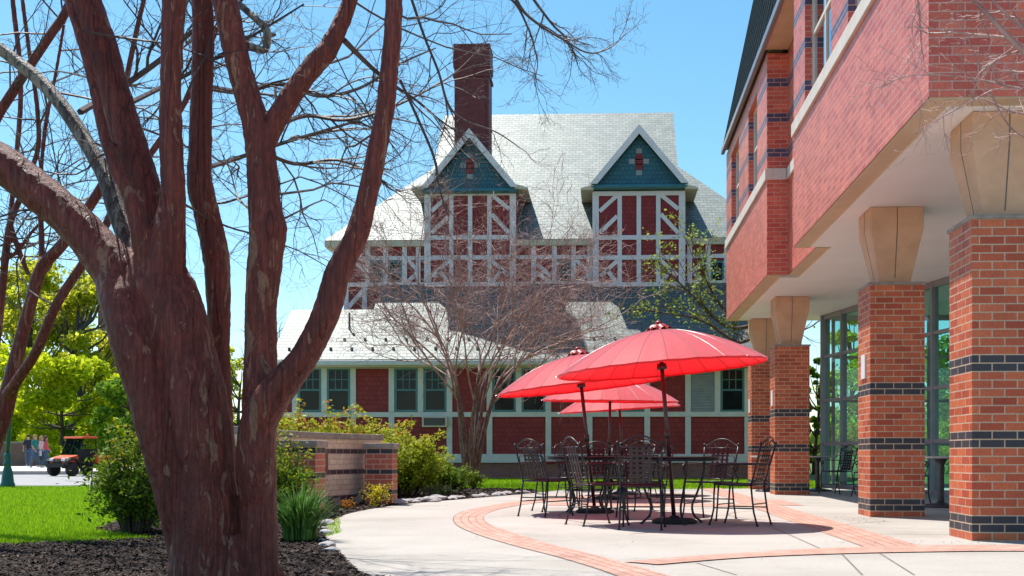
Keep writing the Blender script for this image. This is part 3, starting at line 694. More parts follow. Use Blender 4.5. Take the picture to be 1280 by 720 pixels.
# glass wall on a slant behind the columns
A0 = Vector((4.76, 24.6, 0)); gd = Vector((1.08, -5.1, 0)).normalized(); gn = Vector((-gd.y, gd.x, 0)) * -1
if gn.x > 0: gn = -gn
gw_root = MB(); npan = 17; sp = .96
def gbar(s0, s1, z0, z1, d=.12, off=0.0):
    a = A0 + gd*s0; b = A0 + gd*s1; o_ = gn*(d/2 + off)
    i_ = -gn*(d/2 - off)
    return [(a + o_), (b + o_), (b + i_), (a + i_)], z1 - z0, z0
def gadd(mb, *a, **k):
    pts, dz, z0 = gbar(*a, **k); mb.prism([(p.x, p.y, z0) for p in pts], (0, 0, dz))
zr = [(.05, .14), (.97, 1.04), (1.91, 1.97), (2.87, 2.93), (3.70, 3.80)]
L = npan * sp
for k in range(npan + 1): gadd(gw_root, k*sp - .03, k*sp + .03, .05, 3.80, d=.13 if k else .2)
for z0, z1 in zr: gadd(gw_root, .0, L, z0, z1, d=.11)
cw = gw_root.build('glass_wall', M['mullion'], bld)
for k in range(npan):
    mb = MB()
    for (q0, q1), (r0, r1) in zip(zr, zr[1:]): gadd(mb, k*sp + .03, (k+1)*sp - .03, q1, r0, d=.012)
    mb.build('pane', M['glass'], cw)
def flatglass(p0, p1, npn):
    """a straight run of the same glazing"""
    d = (p1 - p0); Ld = d.length; d.normalize(); fm = MB()
    nn = Vector((-d.y, d.x, 0)) * .05
    for k in range(npn + 1):
        c = p0 + d * (Ld * k / npn); e = d * .03
        fm.prism([c - e - nn, c + e - nn, c + e + nn, c - e + nn], (0, 0, 3.8))
    for z0, z1 in zr: fm.prism([p0 - nn*.9 + Vector((0, 0, z0)), p1 - nn*.9 + Vector((0, 0, z0)), p1 + nn*.9 + Vector((0, 0, z0)), p0 + nn*.9 + Vector((0, 0, z0))], (0, 0, z1 - z0))
    fo = fm.build('glass_wall', M['mullion'], bld)
    for k in range(npn):
        a_ = p0 + d * (Ld * k / npn + .03); b_ = p0 + d * (Ld * (k+1) / npn - .03); nm = nn * .1; mb = MB()
        for (q0, q1), (r0, r1) in zip(zr, zr[1:]): mb.prism([a_ - nm + Vector((0, 0, q1)), b_ - nm + Vector((0, 0, q1)), b_ + nm + Vector((0, 0, q1)), a_ + nm + Vector((0, 0, q1))], (0, 0, r0 - q1))
        mb.build('pane', M['glass'], fo)
flatglass(Vector((A0.x + .2, 24.72, 0)), Vector((12.2, 24.72, 0)), 7)
flatglass(Vector((12.3, 24.6, 0)), Vector((12.3, 9, 0)), 14)

rq = np.random.default_rng(41); n = 230
lx = np.r_[rq.uniform(1.8, 3.3, 90), rq.normal(2.98, .15, 90), rq.uniform(-2.6, 3, 50)]; ly = np.r_[rq.uniform(9.5, 10.0, 90), rq.normal(13.2, .5, 90), rq.uniform(7, 20, 50)]
L_ = rq.uniform(.004, .016, n); a_ = rq.uniform(0, 6.28, n); d_ = np.c_[np.cos(a_), np.sin(a_), rq.uniform(-.1, .3, n)] * L_[:, None]; e_ = np.c_[-np.sin(a_), np.cos(a_), rq.uniform(-.2, .4, n)] * L_[:, None] * .4
c_ = np.c_[lx, ly, np.full(n, .012)]
tag(quads('leaf_litter', np.stack([c_ - d_, c_ - e_, c_ + d_, c_ + e_], 1), M['chip']), 'scattered dry leaf bits and grit on the terrace concrete', 'litter', None, 'stuff')

# ================================================================== TREES AND PLANTS
RMIN = .0009
def grow(mb, rng, p, d, r, L, lvl, spec, tips=None):
    """one branch with side shoots; spec[lvl] = (segments, wobble, lift, children, child length, child angle, sides)"""
    ns, wob, lift, nch, cl, ca, sides = spec[lvl]
    pts = [p.copy()]; rad = [r]; d = d.normalized(); dirs = [d.copy()]
    r1 = max(r * (.35 if lvl < len(spec) - 1 else .4), RMIN * .7)
    for i in range(ns):
        d = (d + Vector((rng.gauss(0, wob), rng.gauss(0, wob), rng.gauss(0, wob) + lift))).normalized()
        pts.append(pts[-1] + d * (L / ns)); rad.append(r + (r1 - r) * (i + 1) / ns); dirs.append(d.copy())
    mb.tube(pts, rad, sides, cap=False)
    if tips is not None and lvl >= len(spec) - 1: tips.append((pts[-1], d)); tips.append((pts[len(pts)//2], d))
    if lvl + 1 >= len(spec): return
    for c in range(nch):
        t = (c + rng.random()) / nch * .85 + .15
        k = min(int(t * ns), ns - 1); q = pts[k].lerp(pts[k+1], t * ns - k); dd = dirs[k+1]
        ax = dd.orthogonal().normalized(); ax.rotate(Matrix.Rotation(rng.uniform(0, 2*math.pi), 3, dd))
        a = R(ca) * rng.uniform(.6, 1.3)
        nd = dd * math.cos(a) + ax * math.sin(a)
        grow(mb, rng, q, nd, max(rad[k] * .62, RMIN), L * cl * rng.uniform(.6, 1.25) * (1.15 - .5*t), lvl + 1, spec, tips)
def leafcloud(name, pts, size, mat, rng, parent=None, aspect=.5, jitter=0, upward=.3):
    pts = np.asarray(pts, float); n = len(pts)
    if jitter: pts = pts + rng.normal(0, jitter, pts.shape)
    a = rng.normal(0, 1, (n, 3)); a[:, 2] *= .7; a /= np.linalg.norm(a, axis=1)[:, None]
    b = rng.normal(0, 1, (n, 3)); b[:, 2] += upward; b -= a * (a*b).sum(1)[:, None]; b /= np.linalg.norm(b, axis=1)[:, None]
    s = size * rng.uniform(.55, 1.35, n)[:, None]
    V = np.stack([pts - a*s*.5, pts + b*s*aspect*.5, pts + a*s*.5, pts - b*s*aspect*.5], 1)
    return quads(name, V, mat, parent)
def pxline(pts, Y):
    """points given as sight lines at a distance; widths in the photograph's pixels become radii"""
    P3 = []; Rr = []
    for q in pts:
        yy = Y if len(q) < 4 else q[3]
        P3.append(P(q[0], q[1], yy)); Rr.append(q[2] * yy / 1400 / 2)
    return P3, Rr
def smoothpath(P3, Rr, k=5):
    q = [Vector((*p, r)) if False else (p, r) for p, r in zip(P3, Rr)]
    out = smooth([p for p, r in q], k); rr = []
    for i in range(len(Rr) - 1):
        for j_ in range(k): rr.append(Rr[i] + (Rr[i+1] - Rr[i]) * j_ / k)
    return out, rr + [Rr[-1]]
def blend(o, vox, it=6, amp=0, lump=0):
    rm = o.modifiers.new('join', 'REMESH'); rm.mode = 'VOXEL'; rm.voxel_size = vox; rm.use_smooth_shade = True
    sm = o.modifiers.new('soften', 'SMOOTH'); sm.iterations = it; sm.factor = .5
    if amp:
        tx = bpy.data.textures.new('bark_lumps', 'CLOUDS'); tx.noise_scale = lump
        dm = o.modifiers.new('lumps', 'DISPLACE'); dm.texture = tx; dm.strength = amp; dm.mid_level = .5
    return o

# ---- the big crape myrtle in front
TY = 6.4
tree = thing('crape_myrtle_tree', P(285, 735, TY) * 1 - Vector((0, 0, P(285, 735, TY).z)), 'large bare multi-stemmed tree with smooth maroon peeling bark in the mulch bed nearest us', 'tree')
tk = MB(); ends = []
def limb(pts, Y=TY, sides=14, mb=tk):
    p, r = pxline(pts, Y); p, r = smoothpath(p, r, 6)
    # slight irregular swelling along the limb
    r = [q * (1 + .07 * noise.noise(Vector((a.x*3, a.y*3, a.z*4)))) for a, q in zip(p, r)]
    mb.tube(p, r, sides); ends.append((p[-1], (p[-1] - p[-4]).normalized(), r[-1], p)); return p
limb([(262, 800, 120, 6.36), (258, 735, 96, 6.36), (256, 690, 86, 6.36), (255, 640, 86, 6.36), (253, 600, 86, 6.36), (248, 550, 86, 6.36), (241, 500, 86, 6.36), (230, 450, 84, 6.38), (216, 400, 86, 6.38), (200, 362, 92, 6.4), (196, 335, 74, 6.4), (196, 318, 50, 6.4)])
limb([(246, 800, 60, 6.42), (238, 720, 46, 6.38), (224, 650, 44, 6.30), (211, 600, 46, 6.28), (196, 540, 50, 6.26), (181, 480, 54, 6.26), (166, 425, 56, 6.26), (154, 380, 56, 6.3), (146, 352, 50, 6.36)])
limb([(176, 390, 62), (150, 345, 62), (118, 305, 54), (85, 270, 51), (48, 240, 52), (12, 212, 50), (-40, 180, 48), (-110, 135, 44), (-190, 60, 40)])      # far left
GL = MB(); limb([(184, 340, 40, 6.55), (163, 305, 27, 6.6), (146, 262, 25, 6.65), (134, 225, 23, 6.7), (112, 185, 20, 6.75), (82, 138, 19, 6.8), (52, 103, 17, 6.85), (20, 76, 16, 6.9), (-10, 54, 15, 6.9), (-70, 10, 13, 6.9)], mb=GL); blend(GL.build('lichen_limb', M['greybark'], tree, True), .008, 3)
limb([(196, 350, 70, 6.5), (190, 290, 50, 6.5), (178, 235, 45, 6.5), (160, 175, 44, 6.5), (143, 120, 43, 6.5), (124, 60, 44, 6.5), (104, 0, 44, 6.5), (84, -60, 40, 6.5), (66, -130, 36, 6.5)])
limb([(186, 330, 34, 6.3), (174, 285, 24, 6.26), (160, 240, 19, 6.25), (142, 205, 16, 6.25), (128, 160, 14, 6.25), (117, 110, 12, 6.27), (104, 60, 11, 6.3), (90, 15, 10, 6.32), (76, -40, 9, 6.35)])
limb([(202, 350, 62, 6.35), (208, 300, 50, 6.33), (215, 262, 36, 6.32), (216, 230, 31, 6.3), (214, 180, 29, 6.3), (213, 120, 27, 6.3), (215, 60, 28, 6.3), (218, 0, 29, 6.3), (224, -70, 27, 6.3)])
limb([(296, 760, 60, 6.62), (291, 660, 36, 6.62), (284, 580, 26, 6.68), (277, 500, 25, 6.68), (274, 430, 27, 6.66), (273, 370, 31, 6.65), (270, 320, 34, 6.65), (259, 270, 33, 6.65), (250, 230, 33, 6.65), (250, 190, 30, 6.65), (252, 120, 27, 6.65), (254, 60, 27, 6.65), (253, 0, 28, 6.65), (250, -70, 27, 6.65)])
limb([(330, 800, 80, 6.35), (324, 735, 55, 6.35), (323, 690, 50, 6.35), (322, 640, 49, 6.35), (323, 585, 46, 6.35), (324, 540, 44, 6.35), (325, 480, 42, 6.38), (326, 430, 41, 6.4), (326, 390, 41, 6.4), (329, 350, 43, 6.4), (333, 310, 44, 6.4), (335, 285, 50, 6.4), (331, 258, 43, 6.4), (328, 215, 38, 6.4), (322, 165, 38, 6.4), (311, 125, 33, 6.4), (298, 80, 32, 6.4), (285, 20, 32, 6.4), (274, -40, 30, 6.4), (262, -120, 27, 6.4)])
limb([(325, 190, 36, 6.4), (338, 162, 29, 6.4), (354, 136, 28, 6.4), (372, 108, 27, 6.4), (394, 80, 27, 6.4), (411, 60, 25, 6.4), (424, 34, 22, 6.4), (436, 5, 20, 6.4), (447, -40, 19, 6.4), (462, -110, 17, 6.4)])
limb([(322, 700, 20, 6.4), (321, 640, 40, 6.34), (319, 590, 47, 6.3), (322, 535, 48, 6.28), (340, 497, 46, 6.25), (362, 470, 40, 6.22), (384, 440, 36, 6.2), (402, 405, 35, 6.18), (413, 375, 35, 6.18), (419, 350, 34, 6.18), (430, 325, 33, 6.18), (445, 295, 30, 6.18), (457, 255, 27, 6.18), (466, 215, 26, 6.18), (474, 175, 25, 6.18), (482, 130, 24, 6.18), (487, 85, 23, 6.18), (491, 40, 22, 6.18), (493, 0, 21, 6.18), (497, -60, 20, 6.18), (506, -140, 17, 6.18)])
# root flare
for dx, dy in ((-.38, .1), (.34, .1), (-.15, .35), (.2, .3), (-.2, -.2), (.12, -.22)):
    b0 = worldloc(tree); tk.tube([b0 + Vector((dx*.3, dy*.3, .28)), b0 + Vector((dx*.6, dy*.6, .07)), b0 + Vector((dx, dy, -.05))], [.11, .085, .05], 8)
trunk = blend(tk.build('trunk', M['bark'], tree, True), .0095, 3, .012, .06)
# a broken pale branch stub, and the crown's bare twigs
sb = MB()
p, r = smoothpath(*pxline([(284, -6, 9, 6.7), (302, 8, 9, 6.6), (318, 22, 9, 6.5), (332, 36, 10, 6.45), (334, 50, 10, 6.45), (331, 62, 9, 6.45), (318, 60, 10, 6.45), (305, 54, 9, 6.45), (297, 60, 8, 6.42)], 6.45)); sb.tube(p, r, 8)
p, r = smoothpath(*pxline([(332, 42, 9, 6.45), (340, 44, 6, 6.45), (345, 43, 3, 6.45)], 6.45)); sb.tube(p, r, 6)
sb.build('broken_branch', M['greybark'], tree, True)
rt = random.Random(11)
tw = MB()
SP2 = [(9, .13, -.01, 6, .5, 42, 5), (7, .17, .005, 5, .5, 42, 4), (5, .22, .01, 4, .5, 45, 3), (4, .25, .02, 0, 0, 0, 3)]
SP3 = [(8, .16, 0, 5, .55, 42, 4), (6, .2, .01, 5, .5, 45, 3), (4, .24, .02, 0, 0, 0, 3)]
# limbs out of the top of the picture divide and spread, tips hanging back into view
for (p, d, r, path) in ends:
    if p.z < 3.2 or r < .012: continue
    for k in range(3):
        dd = (d + Vector((rt.uniform(-.9, .9), rt.uniform(-.3, 1.3), rt.uniform(-.5, .3)))).normalized()
        grow(tw, rt, p, dd, r * .45, rt.uniform(1.3, 2.1), 0, SP2)
# side shoots from the visible limbs
for (p, d, r, path) in ends:
    cand = [q for q in path if q.z > 2.0]
    if len(cand) < 8 or r < .01: continue
    for k in range(4):
        q = rt.choice(cand)
        dd = Vector((rt.uniform(-1, 1), rt.uniform(.2, 1.2), rt.uniform(-.25, .5))).normalized()
        grow(tw, rt, q, dd, .008, rt.uniform(.8, 1.5), 0, SP3)
# long sprays reaching over the terrace and across the sky
def spray(pts, Y, n=9, L=.5, mb=tw, rng=rt, spec=SP3):
    p, r = smoothpath(*pxline(pts, Y), 6); mb.tube(p, r, 5)
    for k in range(n):
        i = int(len(p) * (.2 + .78 * (k + rng.random()) / n)) % len(p)
        d = (p[min(i+1, len(p)-1)] - p[i-1]).normalized()
        dd = (d + Vector((rng.uniform(-.9, .9), rng.uniform(-.9, .9), rng.uniform(-.8, .6)))).normalized()
        grow(mb, rng, p[i], dd, max(r[i] * .6, .0025), L * rng.uniform(.6, 1.3), 0, spec)
spray([(512, -8, 4), (530, 45, 3.6), (548, 90, 3.4), (560, 130, 3.2), (580, 150, 2.4), (620, 165, 1.8), (650, 185, 1.2)], 6.6, 6, .35)
spray([(500, 100, 4), (540, 190, 3.6), (548, 230, 3), (555, 255, 2), (560, 270, 1.5)], 6.4, 3, .3)
spray([(640, -10, 5), (655, 15, 4), (680, 35, 3.2), (705, 50, 2.6), (735, 66, 2), (762, 60, 1.6), (782, 42, 1)], 6.8, 8, .34)
spray([(600, -14, 4), (640, 0, 3.4), (662, 40, 2.5), (668, 60, 1.8), (672, 80, 1.4), (668, 100, 1)], 6.8, 9, .3)
spray([(660, -10, 4), (690, 30, 3), (710, 50, 2.2), (722, 80, 1.5)], 6.9, 8, .3)
spray([(430, 50, 8, 6.5), (460, 80, 6), (490, 105, 5), (520, 125, 3.5), (550, 150, 2.5), (580, 170, 1.5)], 7.0, 10, .5)
spray([(330, 165, 7, 6.8), (380, 145, 6), (430, 150, 5), (480, 138, 4), (530, 115, 3), (570, 90, 2), (600, 60, 1.2)], 7.6, 12, .55)
spray([(240, 105, 9, 7), (300, 115, 8), (350, 105, 6), (400, 120, 5), (450, 110, 4), (500, 80, 3), (545, 60, 1.5)], 8.2, 14, .6)
spray([(330, 190, 6, 7), (370, 205, 5), (420, 200, 4), (460, 215, 3), (500, 240, 1.6)], 7.4, 10, .5)
spray([(240, 215, 7, 7), (290, 200, 6), (350, 180, 5), (400, 165, 4), (450, 150, 3)], 8.4, 12, .55)
spray([(100, 140, 9, 7.5), (150, 110, 8), (200, 75, 7), (240, 40, 6), (290, 10, 5), (320, -20, 4)], 8.0, 14, .6)
spray([(160, 130, 7, 7), (200, 110, 6), (240, 90, 5), (290, 60, 4), (340, 30, 3), (380, 5, 2)], 7.6, 12, .55)
twigs = tw.build('twigs', M['twig'], tree)

# ---- the second crape myrtle, out to the left
t2 = thing('crape_myrtle_tree', G(-40, 672), 'slender bare tree with several thin leaning stems at the left edge of the lawn', 'tree')
k2 = MB(); ends2 = []
def limb2(pts, Y=10.4):
    p, r = smoothpath(*pxline(pts, Y), 5); k2.tube(p, r, 9); ends2.append((p[-1], (p[-1] - p[-3]).normalized(), r[-1], p))
limb2([(-42, 680, 40), (-36, 640, 30), (-16, 570, 27), (2, 520, 26), (12, 485, 22), (26, 425, 17), (38, 380, 16), (46, 350, 16), (55, 330, 16), (76, 308, 15), (100, 275, 14), (126, 235, 13), (142, 200, 11), (150, 150, 9), (160, 90, 8), (175, 20, 7), (190, -40, 6)])
limb2([(10, 495, 18, 10.3), (22, 475, 14, 10.2), (45, 440, 13, 10.1), (70, 382, 13, 10), (100, 335, 12, 10), (128, 290, 11, 10), (150, 245, 10, 10), (190, 190, 9, 10), (230, 130, 8, 10), (262, 60, 7, 10), (290, -20, 5, 10)])
limb2([(-30, 620, 20, 10.6), (-18, 520, 14, 10.8), (-6, 440, 11, 10.9), (3, 360, 10, 11), (8, 310, 10, 11), (14, 275, 9, 11), (26, 246, 8, 11), (40, 210, 7, 11), (48, 180, 7, 11), (46, 130, 6.5, 11), (38, 75, 6, 11), (28, 0, 6, 11), (22, -60, 5, 11)])
limb2([(-30, 600, 18, 10), (-46, 420, 15, 9.8), (-40, 250, 13, 9.7), (-10, 160, 13, 9.6), (18, 112, 13, 9.6), (40, 78, 12, 9.6), (64, 42, 12, 9.6), (82, 14, 11, 9.6), (98, -30, 10, 9.6)])
limb2([(10, 300, 7, 11), (16, 240, 7, 11.2), (22, 180, 7, 11.3), (26, 120, 7, 11.3), (24, 70, 7, 11.3), (18, 20, 7, 11.3), (12, -40, 6, 11.3)])
limb2([(52, 336, 9, 10.4), (52, 300, 8, 10.5), (50, 250, 7, 10.6), (52, 205, 6, 10.7), (58, 150, 6, 10.7), (70, 90, 5, 10.7), (80, 30, 5, 10.7)])
limb2([(12, 280, 8, 11), (28, 325, 7, 11), (36, 344, 6, 11)])
limb2([(0, 325, 6, 11), (20, 316, 6, 11), (40, 290, 5, 11), (70, 262, 4, 11), (100, 250, 3, 11)])
blend(k2.build('trunk', M['bark'], t2, True), .016, 4)
tw2 = MB(); r2_ = random.Random(5)
for (p, d, r, path) in ends2:
    for k in range(3):
        dd = (d + Vector((rt.uniform(-.9, .9), rt.uniform(-.6, .8), rt.uniform(-.5, .3)))).normalized()
        if p.z > 3: grow(tw2, r2_, p, dd, r * .5, r2_.uniform(1.6, 2.6), 0, SP2)
    cand = [q for q in path if q.z > 1.9]
    for k in range(6 if len(cand) > 10 else 0):
        q = r2_.choice(cand)
        dd = Vector((r2_.uniform(-1, 1), r2_.uniform(-.6, .9), r2_.uniform(-.2, .7))).normalized()
        grow(tw2, r2_, q, dd, .009, r2_.uniform(1.0, 1.9), 0, SP3)
tw2.build('twigs', M['twig'], t2)

# ---- generic bare or leafing tree
def tree_at(name, base, label, height, spread, nst, seed, mat_b, mat_t, lift=.03, leaf=None, leafn=0, leafs=.1, group=None, tr=.06, vase=.5, spec=None, jit=.12, fork=.25, lean=(0, 0)):
    t = thing(name, base, label, 'tree', group); rng = random.Random(seed); base = Vector(base)
    tkm = MB(); twm = MB(); tips = []
    spec = spec or [(9, .12, lift, 7, .55, 38, 5), (7, .16, .02, 6, .55, 40, 4), (5, .2, .02, 5, .55, 42, 3), (4, .24, .02, 0, 0, 0, 3)]
    for s in range(nst):
        a = 2*math.pi * (s + rng.uniform(-.3, .3)) / nst; out = vase * rng.uniform(.5, 1.2)
        p = base + Vector((math.cos(a) * tr * (1.2 if nst > 1 else 0), math.sin(a) * tr * (1.2 if nst > 1 else 0), -.03)); d = Vector((math.cos(a) * out * .2 + lean[0], math.sin(a) * out * .2 + lean[1], 1)).normalized()
        pts = [p]; rad = [tr * rng.uniform(.8, 1.1)]; ns = 8; Ls = height * fork
        for i in range(ns):
            d = (d + Vector((math.cos(a) * out * .035 + rng.gauss(0, .045), math.sin(a) * out * .035 + rng.gauss(0, .045), .02))).normalized()
            pts.append(pts[-1] + d * Ls / ns); rad.append(rad[0] * (1 - .35 * (i + 1) / ns))
        tkm.tube(pts, rad, 9)
        for k in range(3):
            a2 = a + rng.uniform(-1.1, 1.1) if nst > 1 else 2*math.pi*(k + rng.random()*.6)/3
            dd = (d + Vector((math.cos(a2) * vase * rng.uniform(.5, 1.3), math.sin(a2) * vase * rng.uniform(.5, 1.3), rng.uniform(-.1, .3)))).normalized()
            grow(twm, rng, pts[-1 - (k % 3)], dd, rad[-1] * .62, height * (1 - fork) * rng.uniform(.75, 1.05) * spread, 0, spec, tips)
    tkm.build('trunk', mat_b, t, True)
    twm.build('twigs', mat_t, t)
    if leaf:
        rr = np.random.default_rng(seed); T = np.array([q[0] for q in tips]); idx = rr.integers(0, len(T), leafn)
        leafcloud('crown', T[idx], leafs, leaf, rr, t, .6, jit)
    return t
SPT = [(9, .12, .03, 8, .55, 36, 5), (7, .17, .02, 7, .58, 40, 4), (6, .24, .0, 4, .62, 44, 3), (4, .3, .0, 0, 0, 0, 3)]
M['redstem'] = bark('reddish_stem_bark', (.16, .055, .045), (.27, .11, .085), (.42, .26, .2), 1.5, .55)
RMIN = .0045
tree_at('crape_myrtle_tree', G(588, 607), 'small bare crape myrtle with pale pinkish twigs in front of the red house', 7.9, .92, 8, 27, M['redstem'], M['paletwig'], tr=.07, vase=.66, spec=SPT, fork=.36); RMIN = .0009
M['youngleaf'] = leafmat('young_yellow_green_leaf', [(0, (.16, .22, .03)), (.5, (.28, .36, .05)), (1, (.42, .46, .10))], .5)
M['leaf_far'] = leafmat('spring_leaf', [(0, (.34, .36, .015)), (.5, (.52, .54, .03)), (1, (.66, .66, .07))], .75)
M['leaf_bright'] = leafmat('bright_spring_leaf', [(0, (.28, .38, .008)), (.5, (.48, .56, .012)), (1, (.72, .74, .03))], .62)
M['leaf_green'] = leafmat('fresh_green_leaf', [(0, (.08, .17, .012)), (.5, (.17, .31, .02)), (1, (.32, .46, .03))], .45)
# young tree leafing out behind the end column
yt = thing('young_tree', (4.05, 29.5, 0), 'young tree with sparse new yellow-green leaves between the red house and the end column', 'tree')
ytk = MB(); ytw = MB(); tips = []; rr = random.Random(8)
ytk.tube([(4.05, 29.5, -.05), (4.08, 29.5, 1.2), (4.02, 29.45, 2.4), (4.0, 29.4, 3.6), (3.9, 29.4, 4.8), (3.8, 29.4, 6.0)], [.13, .11, .10, .085, .07, .04], 9)
ytk.build('trunk', M['darkbark'], yt, True)
SPY = [(9, .12, .0, 6, .5, 40, 5), (6, .18, .03, 4, .5, 42, 4), (5, .2, .04, 0, 0, 0, 3)]
def ybr(pts):
    p, r = smoothpath(*pxline(pts, 29.0), 5); ytw.tube(p, r, 5, cap=False)
    for k in range(13):
        i = int(len(p) * (.15 + .84 * (k + rr.random()) / 13)) % len(p); d = (p[min(i+1, len(p)-1)] - p[i-1]).normalized()
        grow(ytw, rr, p[i], (d + Vector((rr.uniform(-.7, .7), rr.uniform(-1, 1), rr.uniform(-.3, .9)))).normalized(), .012, rr.uniform(.6, 1.3), 0, SPY, tips)
ybr([(948, 418, 6), (925, 428, 5), (905, 418, 4.5), (885, 404, 4), (862, 396, 3), (835, 392, 2), (808, 388, 1.2)])
ybr([(948, 405, 6), (915, 410, 4.5), (890, 395, 4), (868, 372, 3), (845, 350, 2), (825, 335, 1.2)])
ybr([(948, 395, 6), (912, 392, 4), (893, 370, 3), (880, 345, 2), (870, 325, 1.2)])
for k in range(8):
    a = rr.uniform(0, 6.28); grow(ytw, rr, Vector((4.0, 29.4, rr.uniform(2.6, 5.8))), Vector((math.cos(a) + .4, math.sin(a), .5)), .03, rr.uniform(1.2, 2.2), 0, SPT[1:], tips)
ytw.build('twigs', M['darkbark'], yt)
rn = np.random.default_rng(9); T = np.array([q[0] for q in tips]); leafcloud('crown', T[rn.integers(0, len(T), 1900)], .09, M['youngleaf'], rn, yt, .6, .06)
# the bare branches of a tree standing just outside the picture, over the near corner of the brick building
ov = thing('roadside_tree', (3.4, 4.4, 0), 'bare tree whose pale thin branches hang in front of the near brick corner', 'tree')
ok = MB(); ok.tube([(3.4, 4.4, -.05), (3.38, 4.45, 1.2), (3.3, 4.6, 2.4), (3.1, 4.8, 3.4), (2.9, 5.0, 4.4), (2.8, 5.2, 5.6)], [.14, .12, .105, .09, .07, .04], 10)
ok.build('trunk', M['greybark'], ov, True)
ot = MB(); ro_ = random.Random(4)
SPO = [(7, .16, 0, 4, .5, 45, 4), (5, .2, .0, 3, .5, 45, 3), (4, .22, 0, 0, 0, 0, 3)]
spray([(1420, 190, 14, 5.2), (1330, 110, 9, 5.3), (1290, 74, 8, 5.4), (1262, 48, 7, 5.4), (1236, 20, 6, 5.4), (1212, -4, 5, 5.4), (1190, -30, 4, 5.4)], 5.4, 6, .4, ot, ro_, SPO)
spray([(1400, 90, 9, 5.3), (1320, 60, 5, 5.4), (1272, 30, 4, 5.4), (1240, 0, 3, 5.4)], 5.4, 5, .35, ot, ro_, SPO)
spray([(1380, 150, 7, 5.3), (1310, 118, 4, 5.5), (1262, 108, 3, 5.6), (1215, 98, 2.4, 5.7), (1170, 94, 2, 5.7), (1130, 96, 1.6, 5.7), (1098, 112, 1, 5.7)], 5.6, 12, .32, ot, ro_, SPO)
spray([(1360, 190, 6, 5.3), (1300, 150, 3, 5.5), (1262, 138, 2.4, 5.6), (1225, 124, 2, 5.7), (1190, 140, 1.6, 5.7), (1160, 156, 1.2, 5.7), (1140, 166, .9, 5.7)], 5.6, 10, .3, ot, ro_, SPO)
spray([(1130, -30, 3, 5.6), (1146, -5, 2.5, 5.6), (1150, 30, 2, 5.7), (1152, 60, 1.4, 5.7)], 5.7, 7, .28, ot, ro_, SPO)
spray([(1340, 240, 5, 5.3), (1292, 180, 2.6, 5.5), (1256, 150, 2, 5.6), (1215, 60, 1.5, 5.7), (1196, 20, 1, 5.7)], 5.6, 9, .3, ot, ro_, SPO)
ot.tube([P(1330, 110, 5.3), Vector((3.0, 4.9, 3.3))], [.017, .03], 6).tube([P(1420, 190, 5.2), Vector((3.3, 4.6, 2.3))], [.025, .035], 6).tube([P(1400, 90, 5.3), Vector((3.05, 4.85, 3.5))], [.017, .03], 6).tube([P(1380, 150, 5.3), Vector((3.2, 4.7, 3.0))], [.013, .02], 6).tube([P(1360, 190, 5.3), Vector((3.3, 4.6, 2.5))], [.011, .02], 6).tube([P(1340, 240, 5.3), Vector((3.35, 4.5, 2.0))], [.01, .02], 6).tube([P(1130, -30, 5.6), P(1230, -60, 5.3), Vector((3.0, 4.9, 3.9))], [.006, .012, .02], 6)
ot.build('twigs', M['paletwig'], ov)

# ---- far trees: leafy spring crowns over a trunk with limbs
def leafy(name, px, Y, top, half, label, mat, seed, n=9000, ls=.3, low=.15, bark_=None, group=None, clumps=34, open_=.5):
    base = P(px, 569, Y); base.z = 0; H = EYE + (569 - top) * Y / 1400; Wd = half * Y / 1400
    t = thing(name, base, label, 'tree', group); rng = random.Random(seed); rr = np.random.default_rng(seed)
    mb = MB(); cl = []
    tr = H * .022; pts = [base + Vector((0, 0, -.1))]; d = Vector((0, 0, 1))
    for i in range(6): d = (d + Vector((rng.gauss(0, .06), rng.gauss(0, .06), 0))).normalized(); pts.append(pts[-1] + d * H * .11)
    mb.tube(pts, [tr * (1 - .1*i) for i in range(7)], 8)
    for k in range(clumps):
        a = rng.uniform(0, 2*math.pi); zz = rng.uniform(low, 1)
        rr_ = Wd * math.sqrt(max(0.02, 1 - ((zz - .5) / .54) ** 2)) * rng.uniform(.25, 1) ** .6
        c = base + Vector((math.cos(a) * rr_, math.sin(a) * rr_, zz * H * .95)); s_ = Wd * rng.uniform(.16, .36)
        cl.append((c, s_)); s0 = pts[min(int(zz * 7), 6)]
        mid = s0.lerp(c, .5) + Vector((0, 0, -.05 * H)); mb.tube([s0, mid, c], [tr * .4, tr * .22, tr * .06], 5, cap=False)
    mb.build('trunk', bark_ or M['darkbark'], t, True)
    ws = np.array([s for c, s in cl]) ** 2; ws /= ws.sum(); ii = rr.choice(len(cl), n, p=ws)
    cs = np.array([tuple(c) for c, s in cl])[ii]; ss = np.array([s for c, s in cl])[ii]
    dv = rr.normal(0, 1, (n, 3)); dv /= np.linalg.norm(dv, axis=1)[:, None]
    pp = cs + dv * (ss * rr.uniform(.15, 1, n) ** open_)[:, None] * np.array([1, 1, .7]); pp[:, 2] = np.maximum(pp[:, 2], .15)
    leafcloud('crown', pp, ls, mat, rr, t, .65)
    return t
leafy('spring_tree', 74, 78, 432, 80, 'low bright yellow-green tree just behind the walking people', M['leaf_bright'], 1, 15000, .34, .08)
leafy('spring_tree', -20, 84, 425, 70, 'bright yellow-green tree at the left edge behind the lamp post', M['leaf_bright'], 2, 9000, .36, .08)
leafy('spring_tree', 158, 74, 470, 42, 'small fresh green tree beyond the orange utility cart', M['leaf_green'], 3, 7000, .3, .1)
leafy('tall_tree', 28, 110, 318, 92, 'tall thin olive-yellow tree behind the bright yellow-green one', M['leaf_far'], 4, 22000, .46, .15, open_=.85, clumps=60)
leafy('tall_tree', 112, 104, 325, 74, 'tall thin olive-yellow tree with dark limbs below the steeple', M['leaf_far'], 5, 19000, .44, .1, open_=.85, clumps=54)
